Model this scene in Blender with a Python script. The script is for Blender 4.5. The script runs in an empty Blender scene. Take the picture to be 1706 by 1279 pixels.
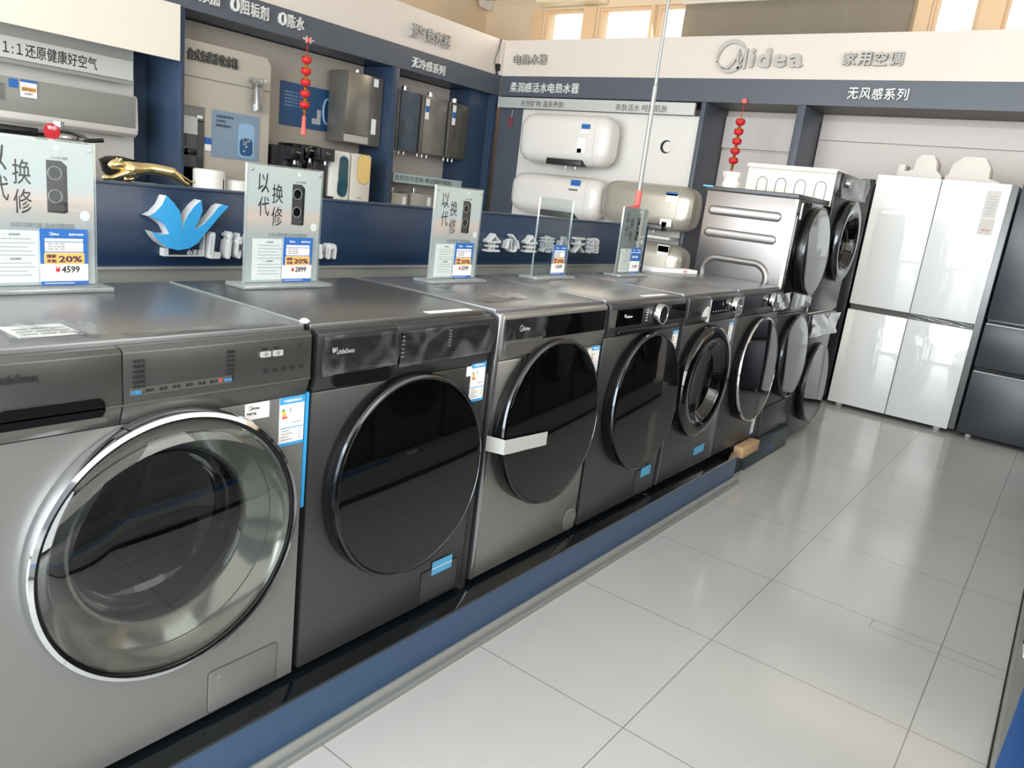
import bpy, bmesh, math, random
from mathutils import Vector, Matrix
random.seed(4)
S = bpy.context.scene
COL = S.collection
# ------------------------------------------------------------------ camera
cam_d = bpy.data.cameras.new('camera'); cam = bpy.data.objects.new('camera', cam_d); COL.objects.link(cam); S.camera = cam
def set_camera(loc, yaw, pitch, roll, fpx):
    f = Vector((math.cos(pitch)*math.cos(yaw), math.cos(pitch)*math.sin(yaw), math.sin(pitch)))
    r = f.cross(Vector((0, 0, 1))).normalized(); u = r.cross(f)
    c, s = math.cos(roll), math.sin(roll)
    R, U = c*r+s*u, -s*r+c*u
    m = Matrix((R, U, -f)).transposed().to_4x4(); m.translation = Vector(loc)
    cam.matrix_world = m
    cam_d.sensor_fit = 'HORIZONTAL'; cam_d.sensor_width = 36; cam_d.lens = fpx*36/1706; cam_d.clip_start = .02
set_camera((-1.0398, -1.287, 1.3479), .62308, -.24696, .12022, 1261.6)
# ------------------------------------------------------------------ light
S.view_settings.view_transform = 'Standard'; S.view_settings.look = 'None'; S.view_settings.gamma = 1
S.view_settings.use_curve_mapping = False; S.view_settings.exposure = 0.1
W = bpy.data.worlds.new('sky'); S.world = W; W.use_nodes = True
W.node_tree.nodes['Background'].inputs[0].default_value = (1.0, .97, .9, 1); W.node_tree.nodes['Background'].inputs[1].default_value = 2.2
def area(name, loc, aim, sx, sy, power, col):
    l = bpy.data.lights.new(name, 'AREA'); l.shape = 'RECTANGLE'; l.size = sx; l.size_y = sy; l.energy = power; l.color = col
    o = bpy.data.objects.new(name, l); COL.objects.link(o); o.location = loc
    o.rotation_euler = (Vector(aim)-Vector(loc)).to_track_quat('-Z', 'Z').to_euler(); return o
area('storefront_daylight', (-4.4, .3, 1.9), (5, .3, 1.9), 3.4, 8.6, 690, (.87, .945, 1.0))
area('side_fill', (1.5, -4.6, 2.45), (1.5, 4, 1.9), 2.0, 8.0, 135, (1.0, .985, .96))  # added fill from the unseen right side, brightens left wall and washer fronts
area('clerestory_daylight', (6.42, 3.4, 3.15), (2, 2.4, 1.2), .5, 1.5, 14, (1.0, .9, .74))
area('clerestory_daylight_right', (6.42, -.6, 3.15), (2, -1, 1.2), .5, 1.8, 8, (1.0, .9, .74))
# ------------------------------------------------------------------ materials
def lin(c):
    if isinstance(c, str): c = [int(c[i:i+2], 16)/255 for i in (0, 2, 4)]
    return [x/12.92 if x <= .04045 else ((x+.055)/1.055)**2.4 for x in c]+[1]
MATS = {}
def mat(name, col, rough=.5, metal=0, coat=0, spec=.5, emit=0, brushed=None, alpha=None, noise=0, nscale=30, trans=0):
    m = bpy.data.materials.new(name); m.use_nodes = True; nt = m.node_tree; b = nt.nodes['Principled BSDF']
    b.inputs['Base Color'].default_value = lin(col); b.inputs['Roughness'].default_value = rough; b.inputs['Metallic'].default_value = metal
    b.inputs['Coat Weight'].default_value = coat; b.inputs['Coat Roughness'].default_value = .05; b.inputs['Specular IOR Level'].default_value = spec
    if trans: b.inputs['Transmission Weight'].default_value = trans
    if emit: b.inputs['Emission Color'].default_value = lin(col); b.inputs['Emission Strength'].default_value = emit
    if brushed or noise:
        tc = nt.nodes.new('ShaderNodeTexCoord'); mp = nt.nodes.new('ShaderNodeMapping'); nz = nt.nodes.new('ShaderNodeTexNoise')
        mp.inputs['Scale'].default_value = brushed or (1, 1, 1); nz.inputs['Scale'].default_value = nscale if not brushed else 4; nz.inputs['Detail'].default_value = 4
        nt.links.new(tc.outputs['Object'], mp.inputs[0]); nt.links.new(mp.outputs[0], nz.inputs['Vector'])
        mr = nt.nodes.new('ShaderNodeMapRange'); mr.inputs[3].default_value = rough-.03; mr.inputs[4].default_value = rough+.03
        nt.links.new(nz.outputs['Fac'], mr.inputs[0]); nt.links.new(mr.outputs[0], b.inputs['Roughness'])
        if noise:
            bp = nt.nodes.new('ShaderNodeBump'); bp.inputs['Strength'].default_value = noise; bp.inputs['Distance'].default_value = .01
            nt.links.new(nz.outputs['Fac'], bp.inputs['Height']); nt.links.new(bp.outputs[0], b.inputs['Normal'])
    MATS[name] = m; return m
def glassy(name, tint, fac=.1, rough=.02, gl=(1, 1, 1), top=.6, haze=0):          # thin sheet: tinted see-through mixed with a fresnel reflection
    m = bpy.data.materials.new(name); m.use_nodes = True; nt = m.node_tree; nt.nodes.clear()
    o = nt.nodes.new('ShaderNodeOutputMaterial'); t = nt.nodes.new('ShaderNodeBsdfTransparent'); g = nt.nodes.new('ShaderNodeBsdfGlossy')
    fr = nt.nodes.new('ShaderNodeLayerWeight'); fr.inputs['Blend'].default_value = .12
    mr = nt.nodes.new('ShaderNodeMapRange'); mr.inputs[3].default_value = fac; mr.inputs[4].default_value = min(1, fac+top)
    mx = nt.nodes.new('ShaderNodeMixShader')
    t.inputs[0].default_value = lin(tint); g.inputs[0].default_value = (*gl, 1); g.inputs['Roughness'].default_value = rough
    nt.links.new(fr.outputs['Fresnel'], mr.inputs[0]); nt.links.new(mr.outputs[0], mx.inputs[0]); nt.links.new(t.outputs[0], mx.inputs[1]); nt.links.new(g.outputs[0], mx.inputs[2])
    if haze:
        df = nt.nodes.new('ShaderNodeBsdfDiffuse'); df.inputs[0].default_value = (.85, .87, .88, 1); m2 = nt.nodes.new('ShaderNodeMixShader')
        tc = nt.nodes.new('ShaderNodeTexCoord'); nz = nt.nodes.new('ShaderNodeTexNoise'); nz.inputs['Scale'].default_value = 8; nz.inputs['Detail'].default_value = 1.5; nz.inputs['Distortion'].default_value = 1.5
        hr = nt.nodes.new('ShaderNodeMapRange'); hr.inputs[1].default_value = .45; hr.inputs[2].default_value = .85; hr.inputs[3].default_value = haze*(.3 if haze < .1 else 1); hr.inputs[4].default_value = haze*(2.6 if haze < .1 else 1)
        nt.links.new(tc.outputs['Object'], nz.inputs['Vector']); nt.links.new(nz.outputs['Fac'], hr.inputs[0]); nt.links.new(hr.outputs[0], m2.inputs[0])
        nt.links.new(mx.outputs[0], m2.inputs[1]); nt.links.new(df.outputs[0], m2.inputs[2]); mx = m2
    nt.links.new(mx.outputs[0], o.inputs[0])
    MATS[name] = m; return m
mat('silver_paint', '868684', .42, .45, brushed=(1, 1, 60)); mat('silver_top', '939497', .3, .8, brushed=(60, 1, 1))
mat('dark_top', '767676', .3, .8)
mat('graphite', '555555', .36, .7, brushed=(1, 1, 40)); mat('graphite_dark', '434345', .33, .6)
mat('titanium', '9a9995', .34, .8, brushed=(1, 1, 60)); mat('titanium_edge', 'b9bcc0', .25, .95)
mat('stack_silver', '8b8786', .36, .8, brushed=(1, 60, 1)); mat('cream_side', 'e4dfd3', .45)
mat('chrome', 'd8dade', .06, 1); mat('dark_chrome', '4e5054', .14, 1); mat('steel', 'b5b5b2', .2, 1); mat('funnel', 'a3a49e', .12, .95)
mat('black_gloss', '060607', .02, 0, spec=.55, coat=.3); mat('black_plastic', '0e0e10', .25); mat('black_matte', '121214', .6)
mat('rubber', '2c2e30', .5); mat('panel_silver', '646462', .3, .7, brushed=(1, 1, 60)); mat('panel_low', '98958f', .3, .8)
mat('white_gloss', 'e8ebec', .05, coat=.6); mat('white_plastic', 'e4e2dd', .3); mat('white_paper', 'efeeec', .6); mat('foam', 'd6d0c9', .9)
mat('fridge_grey', '7d8082', .35, .5); mat('fridge_dark', '3c3f47', .3, .1); mat('fridge_black', '15171a', .2)
mat('blue_board', '17304d', .35, coat=.1); mat('blue_cab', '2c3e55', .38); mat('blue_fascia', '4e545f', .4); mat('plinth_blue', '345072', .3, coat=.1)
mat('bright_blue', '2f62a8', .4); mat('header_white', 'd8cec5', .5); mat('header_cream', 'e2d9cb', .5); mat('panel_white', 'dad7d2', .45); mat('panel_beige', 'aca49a', .5, noise=.02)
mat('panel_pinkgrey', 'c4bab4', .5); mat('bay_white', 'd0c7c3', .5); mat('arch_beige', 'b3aca2', .45); mat('grey_strip', '8d8f8b', .4); mat('sign_silver', 'c3c5c4', .35, .3); mat('teal_strip', 'a9bcbb', .3)
mat('swan_blue', '36a2e0', .4); mat('letter_silver', 'e2e3e5', .3, .25); mat('letter_face', 'dcdcda', .4, .1); mat('letter_grey', 'b5b1ab', .5, .1); mat('letter_dark', '55554f', .5)
mat('ink', '1c1c1e', .6); mat('ink_soft', '9b9ea0', .6); mat('ink_white', 'e8e8ea', .5); mat('ink_purple', '4a2a50', .6); mat('ink_red', 'c01c2c', .5)
mat('tag_blue', '1f62ae', .45); mat('tag_orange', 'f0b45e', .5); mat('label_blue', '3a9fe0', .5); mat('label_red', 'd8523a', .5); mat('label_yellow', 'e8c83a', .5); mat('label_green', '3f9a55', .5)
mat('tape_blue', '58a9d6', .5); mat('gold', 'dcc48e', .2, 1); mat('gold_trim', 'd8ad3c', .25, .9); mat('red_cloth', 'd0202a', .6); mat('red_pale', 'ee7068', .6)
mat('alu', '9a9c9a', .4, .4); mat('dark_glass_top', '101418', .06, coat=.3); mat('wood', 'c8a47c', .6, noise=.1); mat('black_box', '1b2024', .55); mat('base_dark', '2e3a42', .45)
mat('curtain', 'b3a796', .85, noise=.25, nscale=5); mat('frame_warm', 'd9b892', .5); mat('wall_warm', 'd9c3a6', .7); mat('ceiling_white', 'd8d4cb', .7); mat('far_shop', '70747a', .7)
mat('ac_grey', '8c8b86', .4); mat('ac_white', 'd9d6d0', .35); mat('heater_white', 'dfdbd6', .3, coat=.2); mat('heater_cap', 'c9c8c6', .35); mat('heater_champ', 'b3aea2', .3, .4)
mat('gas_steel', '8f8b83', .3, .75, brushed=(60, 1, 1)); mat('gas_blue', '4d5766', .25, .3); mat('gas_dark', '5a5750', .25, .4); mat('box_grey', '77746e', .3, .4)
mat('poster_blue', '7d93a8', .4); mat('deep_blue', '2b5380', .35); mat('pale_blue', '8fb2d0', .4); mat('teal_glass', '1f4a5c', .1, coat=.5); mat('gold_glass', 'e6c57c', .2, coat=.3)
mat('yellowish', 'efe3bf', .5); mat('hose_dark', '3b3634', .6); mat('drum', '55565a', .25, .9); mat('poster_pink', 'd9c3bb', .5); mat('tower', '3d3a3a', .4)
glassy('door_glass', 'cdd0cf', .07); glassy('bowl_glass', '4a4e50', .06); glassy('acrylic', 'f6f9f9', .015, top=.25); glassy('film', 'e6e8e8', .08, .18, haze=.06); glassy('window_glass', 'f6f8f8', .04); glassy('wrap', 'b4b2ae', .12, .12, (.7, .7, .7))
glassy('acrylic_edge', 'dfe8e7', .15, .2, haze=.15)
def floor_mat():
    m = bpy.data.materials.new('floor_tiles'); m.use_nodes = True; nt = m.node_tree; b = nt.nodes['Principled BSDF']; N = nt.nodes.new; L = nt.links.new
    tc = N('ShaderNodeTexCoord'); sp = N('ShaderNodeSeparateXYZ'); L(tc.outputs['Object'], sp.inputs[0])
    def mth(op, a, bb=None, c=None):
        n = N('ShaderNodeMath'); n.operation = op
        for i, v in enumerate((a, bb, c)):
            if v is None: continue
            if isinstance(v, (int, float)): n.inputs[i].default_value = v
            else: L(v, n.inputs[i])
        return n.outputs[0]
    def line(s, off, w):
        f = mth('FRACT', mth('DIVIDE', mth('ADD', s, 60-off), .6))
        return mth('LESS_THAN', mth('MULTIPLY', mth('SUBTRACT', .5, mth('ABSOLUTE', mth('SUBTRACT', f, .5))), .6), w)
    g = mth('MAXIMUM', line(sp.outputs[0], .6204-.0, .0016), line(sp.outputs[1], -.5934, .0016))
    seam = mth('MULTIPLY', mth('LESS_THAN', mth('ABSOLUTE', mth('SUBTRACT', sp.outputs[0], 1.752)), .0013), mth('LESS_THAN', sp.outputs[1], -.97))
    seam2 = mth('MULTIPLY', mth('LESS_THAN', mth('ABSOLUTE', mth('ADD', sp.outputs[1], .97)), .0013), mth('LESS_THAN', mth('ABSOLUTE', mth('SUBTRACT', sp.outputs[0], 1.786)), .034))
    g = mth('MAXIMUM', g, mth('MAXIMUM', seam, seam2))
    nz = N('ShaderNodeTexNoise'); nz.inputs['Scale'].default_value = 1.3; nz.inputs['Detail'].default_value = 3; L(tc.outputs['Object'], nz.inputs['Vector'])
    cr = N('ShaderNodeMix'); cr.data_type = 'RGBA'; L(nz.outputs['Fac'], cr.inputs[0]); cr.inputs[6].default_value = lin('bbbbba'); cr.inputs[7].default_value = lin('c4c4c3')
    mx = N('ShaderNodeMix'); mx.data_type = 'RGBA'; L(g, mx.inputs[0]); L(cr.outputs[2], mx.inputs[6]); mx.inputs[7].default_value = lin('82817d'); L(mx.outputs[2], b.inputs['Base Color'])
    b.inputs['Roughness'].default_value = .15; b.inputs['Specular IOR Level'].default_value = .55
    MATS['floor_tiles'] = m
floor_mat()
mat('tape_stripe', 'b9b9b4', .5); m = MATS['tape_stripe'].node_tree; b = m.nodes['Principled BSDF']; wv = m.nodes.new('ShaderNodeTexWave'); wv.bands_direction = 'Z'; wv.inputs['Scale'].default_value = 60
tc = m.nodes.new('ShaderNodeTexCoord'); cr = m.nodes.new('ShaderNodeMix'); cr.data_type = 'RGBA'; cr.inputs[6].default_value = lin('8d8d8a'); cr.inputs[7].default_value = lin('d2d2ce')
m.links.new(tc.outputs['Object'], wv.inputs[0]); m.links.new(wv.outputs['Fac'], cr.inputs[0]); m.links.new(cr.outputs[2], b.inputs['Base Color'])
def poster_mat():                                                   # printed sunset-sky artwork of the poster
    m = bpy.data.materials.new('poster_print'); m.use_nodes = True; nt = m.node_tree; b = nt.nodes['Principled BSDF']; N = nt.nodes.new; L = nt.links.new
    tc = N('ShaderNodeTexCoord'); sp = N('ShaderNodeSeparateXYZ'); L(tc.outputs['Object'], sp.inputs[0])
    mp = N('ShaderNodeMapping'); mp.inputs['Scale'].default_value = (6, 1, 22); L(tc.outputs['Object'], mp.inputs[0])
    nz = N('ShaderNodeTexNoise'); nz.inputs['Scale'].default_value = 1.2; nz.inputs['Detail'].default_value = 3; L(mp.outputs[0], nz.inputs['Vector'])
    mr = N('ShaderNodeMapRange'); mr.inputs[1].default_value = .012; mr.inputs[2].default_value = .31; L(sp.outputs[2], mr.inputs[0])
    ad = N('ShaderNodeMath'); ad.operation = 'MULTIPLY_ADD'; L(nz.outputs['Fac'], ad.inputs[0]); ad.inputs[1].default_value = .12; L(mr.outputs[0], ad.inputs[2])
    r = N('ShaderNodeValToRGB'); L(ad.outputs[0], r.inputs[0]); e = r.color_ramp.elements
    e[0].position = .0; e[0].color = lin('c0c3c5'); e[1].position = 1; e[1].color = lin('cdcecb')
    for p, c in ((.45, 'b3b6b9'), (.55, 'c5bcb8'), (.66, 'dcc3ba'), (.78, 'c8ccce')):
        k = e.new(p); k.color = lin(c)
    L(r.outputs[0], b.inputs['Base Color']); b.inputs['Roughness'].default_value = .35
    MATS['poster_print'] = m
poster_mat()
# ------------------------------------------------------------------ builders
ORG = {}
def root_of(o):
    while o.parent: o = o.parent
    return o
def tag(o, label, cat, group=None):
    o['label'] = label; o['category'] = cat
    if group: o['group'] = group
    return o
def thing(name, label, cat, loc=(0, 0, 0), rz=0, group=None, world=False):
    o = bpy.data.objects.new(name, None); COL.objects.link(o); o.location = loc; o.rotation_euler = (0, 0, rz); o.empty_display_size = .05
    ORG[o.name] = Vector(loc) if world else Vector((0, 0, 0))
    return tag(o, label, cat, group)
def link(name, bm, m, parent=None, label=None, smooth=.6, me=None):
    if me is None:
        me = bpy.data.meshes.new(name); bmesh.ops.recalc_face_normals(bm, faces=bm.faces); bm.to_mesh(me); bm.free()
    me.materials.append(MATS[m])
    for p in me.polygons: p.use_smooth = True
    me.set_sharp_from_angle(angle=smooth)
    o = bpy.data.objects.new(name, me); COL.objects.link(o)
    if parent is None:
        vs = [v.co for v in me.vertices]; c = Vector(((min(v.x for v in vs)+max(v.x for v in vs))/2, (min(v.y for v in vs)+max(v.y for v in vs))/2, min(v.z for v in vs)))
        me.transform(Matrix.Translation(-c)); o.location = c; ORG[o.name] = c
    else:
        o.parent = parent; r = root_of(parent)
        me.transform(Matrix.Translation(-ORG.get(r.name, Vector((0, 0, 0)))))
    if label: o['label'] = label
    return o
def addbox(bm, x0, x1, y0, y1, z0, z1, bev=0, seg=2):
    t = bmesh.new()
    vs = [t.verts.new((x, y, z)) for x in (x0, x1) for y in (y0, y1) for z in (z0, z1)]
    for f in ((0, 1, 3, 2), (4, 6, 7, 5), (0, 4, 5, 1), (2, 3, 7, 6), (0, 2, 6, 4), (1, 5, 7, 3)): t.faces.new([vs[i] for i in f])
    bmesh.ops.recalc_face_normals(t, faces=t.faces)
    if bev: bmesh.ops.bevel(t, geom=t.edges[:], offset=bev, segments=seg, profile=.5, affect='EDGES', clamp_overlap=True)
    me = bpy.data.meshes.new('t'); t.to_mesh(me); t.free(); bm.from_mesh(me); bpy.data.meshes.remove(me)
def box(name, c, m, parent=None, bev=0, label=None, seg=2):
    bm = bmesh.new(); addbox(bm, *c, bev=bev, seg=seg); return link(name, bm, m, parent, label)
def boxes(name, cs, m, parent=None, bev=0, label=None):
    bm = bmesh.new()
    for c in cs: addbox(bm, *c, bev=bev)
    return link(name, bm, m, parent, label)
FR = {'front': (Vector((1, 0, 0)), Vector((0, 0, 1))), 'west': (Vector((0, -1, 0)), Vector((0, 0, 1))), 'top': (Vector((1, 0, 0)), Vector((0, 1, 0))), 'east': (Vector((0, 1, 0)), Vector((0, 0, 1)))}
def frame(fr):
    r, u = FR[fr] if isinstance(fr, str) else fr
    return r, u, r.cross(u)
def prism(name, pts, org, fr, depth, m, parent=None, bev=0, label=None, smooth=.6):
    """outline pts in (right, up) metres from org, extruded backwards by depth"""
    r, u, n = frame(fr); org = Vector(org); bm = bmesh.new()
    a = [bm.verts.new(org+r*p[0]+u*p[1]) for p in pts]; b = [bm.verts.new(org+r*p[0]+u*p[1]-n*depth) for p in pts]
    bm.faces.new(a); bm.faces.new(b[::-1])
    for i in range(len(pts)): j = (i+1) % len(pts); bm.faces.new((a[j], a[i], b[i], b[j]))
    bmesh.ops.recalc_face_normals(bm, faces=bm.faces)
    if bev: bmesh.ops.bevel(bm, geom=[e for e in bm.edges if e.calc_face_angle(0) > .5], offset=bev, segments=2, profile=.5, affect='EDGES', clamp_overlap=True)
    return link(name, bm, m, parent, label, smooth)
def rrect(w, h, r, n=6, x=0, y=0):
    out = []
    for cx, cy, a0 in ((w-r, h-r, 0), (r, h-r, 90), (r, r, 180), (w-r, r, 270)):
        for k in range(n+1):
            a = math.radians(a0+90*k/n); out.append((x+cx+r*math.cos(a), y+cy+r*math.sin(a)))
    return out
def addlathe(bm, prof, c, ax, seg=64, closed=False):
    """prof: (radius, distance along ax)"""
    c = Vector(c); ax = Vector(ax).normalized(); e1 = ax.orthogonal().normalized()
    if abs(ax.z) < .9: e1 = Vector((0, 0, 1)) if abs(ax.z) < 1e-6 else e1
    e2 = ax.cross(e1); rings = []
    for r, h in prof:
        if r < 1e-6: rings.append([bm.verts.new(c+ax*h)])
        else: rings.append([bm.verts.new(c+ax*h+(e1*math.cos(2*math.pi*k/seg)+e2*math.sin(2*math.pi*k/seg))*r) for k in range(seg)])
    prs = list(zip(rings, rings[1:]))+([(rings[-1], rings[0])] if closed else [])
    for A, B in prs:
        if len(A) == 1 and len(B) == 1: continue
        for k in range(seg):
            j = (k+1) % seg
            if len(A) == 1: bm.faces.new((A[0], B[j], B[k]))
            elif len(B) == 1: bm.faces.new((A[k], A[j], B[0]))
            else: bm.faces.new((A[k], A[j], B[j], B[k]))
def lathe(name, prof, c, ax, m, parent=None, seg=64, label=None, closed=False, smooth=.6):
    bm = bmesh.new(); addlathe(bm, prof, c, ax, seg, closed); return link(name, bm, m, parent, label, smooth)
def cyl(name, r, c, ax, h, m, parent=None, seg=32, bev=.002, label=None):
    bev = min(bev, r*.4, h*.4); return lathe(name, [(0, 0), (r-bev, 0), (r, bev), (r, h-bev), (r-bev, h), (0, h)], c, ax, m, parent, seg, label)
def addtube(bm, pts, r, seg=10, closed=False):
    pts = [Vector(p) for p in pts]; n = len(pts); rings = []; up = None
    for i, p in enumerate(pts):
        if closed: d = pts[(i+1) % n]-pts[i-1]
        else: d = pts[min(i+1, n-1)]-pts[max(i-1, 0)]
        d.normalize()
        if up is None: up = d.orthogonal().normalized()
        up = (up-d*up.dot(d)).normalized(); e2 = d.cross(up); rr = r[i] if isinstance(r, (list, tuple)) else r
        rings.append([bm.verts.new(p+(up*math.cos(2*math.pi*k/seg)+e2*math.sin(2*math.pi*k/seg))*rr) for k in range(seg)])
    for A, B in list(zip(rings, rings[1:]))+([(rings[-1], rings[0])] if closed else []):
        for k in range(seg): j = (k+1) % seg; bm.faces.new((A[k], A[j], B[j], B[k]))
    if not closed: bm.faces.new(rings[0][::-1]); bm.faces.new(rings[-1])
def tube(name, pts, r, m, parent=None, seg=10, closed=False, label=None):
    bm = bmesh.new(); addtube(bm, pts, r, seg, closed); return link(name, bm, m, parent, label, 1.2)
TXT = {}
def text_mesh(s, off, res):
    k = (s, off, res)
    if k not in TXT:
        c = bpy.data.curves.new('t', 'FONT'); c.body = s; c.size = 1; c.resolution_u = res; c.extrude = .5
        o = bpy.data.objects.new('t', c); me = bpy.data.meshes.new_from_object(o); bpy.data.objects.remove(o); bpy.data.curves.remove(c)
        if off > .004:                                              # a heavier weight: the strokes widened by shifted copies
            bm = bmesh.new()
            for dx, dy, dz in ((-off, 0, 0), (off, 0, .07), (0, off, .14), (0, -off, .21)):
                m2 = me.copy(); m2.transform(Matrix.Translation((dx, dy, dz))); bm.from_mesh(m2); bpy.data.meshes.remove(m2)
            bm.to_mesh(me); bm.free()
        TXT[k] = me
    return TXT[k]
def text(name, s, org, fr, h, m, parent, w=None, depth=.0006, off=.01, res=2, shear=0, label=None):
    """letters whose lower left corner is org, h tall (w wide), standing depth proud of org's plane"""
    me = text_mesh(s, off, res).copy(); r, u, n = frame(fr); org = Vector(org); vs = me.vertices
    x0 = min(v.co.x for v in vs); x1 = max(v.co.x for v in vs); y0 = min(v.co.y for v in vs); y1 = max(v.co.y for v in vs)
    sy = h/max(y1-y0, 1e-6); sx = w/(x1-x0) if w else sy
    for v in vs:
        x, y, z = v.co; a = (x-x0)*sx+shear*(y-y0)*sy; b = (y-y0)*sy
        v.co = org+r*a+u*b+n*((z+.5)*depth)
    me.name = name
    return link(name, None, m, parent, label, .5, me)
def chars(s, org, fr, h, w, m, parent, depth, off=.03, gap=.12, name='character', shear=0):
    """raised characters, each its own mesh, filling the width w"""
    r, u, n = frame(fr); k = len([c for c in s]); cw = w/k
    for i, c in enumerate(s):
        if c == ' ': continue
        text(name, c, Vector(org)+r*(i*cw), fr, h, m, parent, w=cw*(1-gap), depth=depth, off=off, shear=shear)
def struct(o, kind='structure'): o['kind'] = kind; return o
def film(name, pts4, m, parent, nx=14, ny=10, amp=.003, n=(0, -1, 0), seed=1, label=None):
    """a wrinkled sheet between four corner points (bl, br, tr, tl)"""
    rnd = random.Random(seed); bm = bmesh.new(); P = [Vector(p) for p in pts4]; n = Vector(n); g = []
    for j in range(ny+1):
        row = []
        for i in range(nx+1):
            a, b = i/nx, j/ny; p = (P[0]*(1-a)+P[1]*a)*(1-b)+(P[3]*(1-a)+P[2]*a)*b
            row.append(bm.verts.new(p+n*(amp*.45*rnd.random()+amp*(.5+.5*math.sin(a*9+b*6+seed))+.0004)))
        g.append(row)
    for j in range(ny):
        for i in range(nx): bm.faces.new((g[j][i], g[j][i+1], g[j+1][i+1], g[j+1][i]))
    return link(name, bm, m, parent, label, 3)
def midea(org, fr, h, m, parent, depth=.0006, name='logo'):
    """ring of two crescents with a swept M, then the letters; h = ring height, org = lower left"""
    R = h/2; o1 = []; N = 40
    def P(pts, nm): return prism(nm, pts, Vector(org)+frame(fr)[2]*depth, fr, depth*.98, m, parent)
    def ring(a0, a1, th):
        out, inn = [], []
        for k in range(N+1):
            t = k/N; a = math.radians(a0+(a1-a0)*t); w = th*math.sin(math.pi*t)**.6+.004*h
            out.append((R+R*.97*math.cos(a), R+R*math.sin(a))); inn.append((R+(R*.97-w)*math.cos(a), R+(R-w)*math.sin(a)))
        return out+inn[::-1]
    P(ring(20, 205, .13*h), name); P(ring(195, 335, .10*h), name)
    P([(.22*h, .16*h), (.42*h, .2*h), (.66*h, .45*h), (.74*h, .72*h), (.80*h, .45*h), (.84*h, .12*h), (.76*h, .12*h), (.70*h, .42*h), (.6*h, .25*h), (.5*h, .14*h), (.36*h, .1*h)], name)
    P([(.74*h, .72*h), (.84*h, .45*h), (.96*h, .72*h), (1.02*h, .72*h), (1.02*h, .12*h), (.93*h, .12*h), (.93*h, .52*h), (.86*h, .3*h), (.8*h, .3*h)], name)
    r, u, n = frame(fr)
    text(name, 'idea', Vector(org)+r*(1.08*h)+u*(.12*h), fr, .6*h, m, parent, w=1.55*h, depth=depth, off=.03)
# ------------------------------------------------------------------ room shell
LY, FX, RY, BX, CZ = 5.2, 6.55, -4.9, -4.7, 3.8
struct(box('floor', (BX-.2, FX+.2, RY-.2, LY+.2, -.1, 0), 'floor_tiles'))
ORGF = bpy.data.objects['floor']; ORGF.data.transform(Matrix.Translation(ORGF.location)); ORGF.location = (0, 0, 0)
struct(box('ceiling', (BX-.2, FX+.2, RY-.2, LY+.2, CZ, CZ+.1), 'ceiling_white'))
struct(box('wall_left', (BX-.2, FX+.2, LY, LY+.15, 0, CZ), 'wall_warm'))
wins = [(3.80, 4.32), (2.95, 3.60), (2.55, 2.90), (-.06, .27), (-1.4, -.25), (-3.9, -1.7)]
cs = [(FX, FX+.2, RY-.2, LY+.2, 0, 2.85), (FX, FX+.2, RY-.2, LY+.2, 3.385, CZ)]; ys = sorted([RY-.2]+[v for w in wins for v in w]+[LY+.2])
for a, b in zip(ys[::2], ys[1::2]): cs.append((FX, FX+.2, a, b, 2.85, 3.385))
struct(boxes('wall_back', cs, 'wall_warm'))
for i, (a, b) in enumerate(wins):
    f = .025; w = struct(boxes('window_%d' % (i+1), [(FX+.03, FX+.09, a, a+f, 2.85, 3.385), (FX+.03, FX+.09, b-f, b, 2.85, 3.385), (FX+.03, FX+.09, a+f, b-f, 3.36, 3.385), (FX+.03, FX+.09, a+f, b-f, 2.85, 2.88)], 'frame_warm'))
    box('pane', (FX+.055, FX+.06, a+f, b-f, 2.88, 3.36), 'window_glass', w)
for i, (y0, y1, z1) in enumerate(((3.62, 3.78, 3.385), (.29, .40, 3.385), (-.25, -.08, 3.385), (2.905, 2.945, 3.385), (4.34, 4.48, 3.385))):
    struct(box('trim_%d' % (i+1), (FX-.04, FX-.002, y0, y1, 2.85, z1), 'frame_warm'))
struct(boxes('wall_right', [(BX-.2, FX+.2, RY-.15, RY, 0, 1.3), (BX-.2, FX+.2, RY-.15, RY, 3.5, CZ)], 'far_shop'))
struct(boxes('wall_front', [(BX-.15, BX, RY, LY, 0, .12), (BX-.15, BX, RY, LY, 3.65, CZ)], 'far_shop'))
cu = bmesh.new(); n = 70
rows = []
for j in range(7):
    rows.append([cu.verts.new((FX-.09+.007*math.sin(i*.5+.9*math.sin(j))+.004*math.sin(i*1.7+j*1.3), 2.53-(2.53-.42)*i/n, 2.75+.60*j/6)) for i in range(n+1)])
for j in range(6):
    for i in range(n): cu.faces.new((rows[j][i], rows[j][i+1], rows[j+1][i+1], rows[j+1][i]))
bmesh.ops.solidify(cu, geom=cu.faces[:], thickness=.004)
tag(link('curtain', cu, 'curtain', smooth=2), 'long taupe cloth hung along the upper wall between the clerestory windows', 'curtain')
tag(tube('curtain_rod', [(FX-.06, 2.58, 3.375), (FX-.06, .38, 3.375)], .014, 'ceiling_white'), 'pale rod above the taupe cloth on the upper wall', 'rod')
ac = thing('air_conditioner', 'pale split air conditioner high in the corner, cut by the top of the photo', 'air conditioner', (6.35, 4.75, 3.4), world=True)
prism('body', rrect(.24, .27, .05, x=0, y=0), (6.30, 5.12, 3.40), 'front', -.01, 'ac_white', ac)
prism('casing', rrect(.23, .26, .05, x=0, y=0), (6.305, 4.30, 3.405), 'front', -.80, 'yellowish', ac)
boxes('vent', [(6.295, 6.30, 4.45+.1*k, 4.52+.1*k, 3.45, 3.46) for k in range(6)], 'grey_strip', ac)
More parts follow.
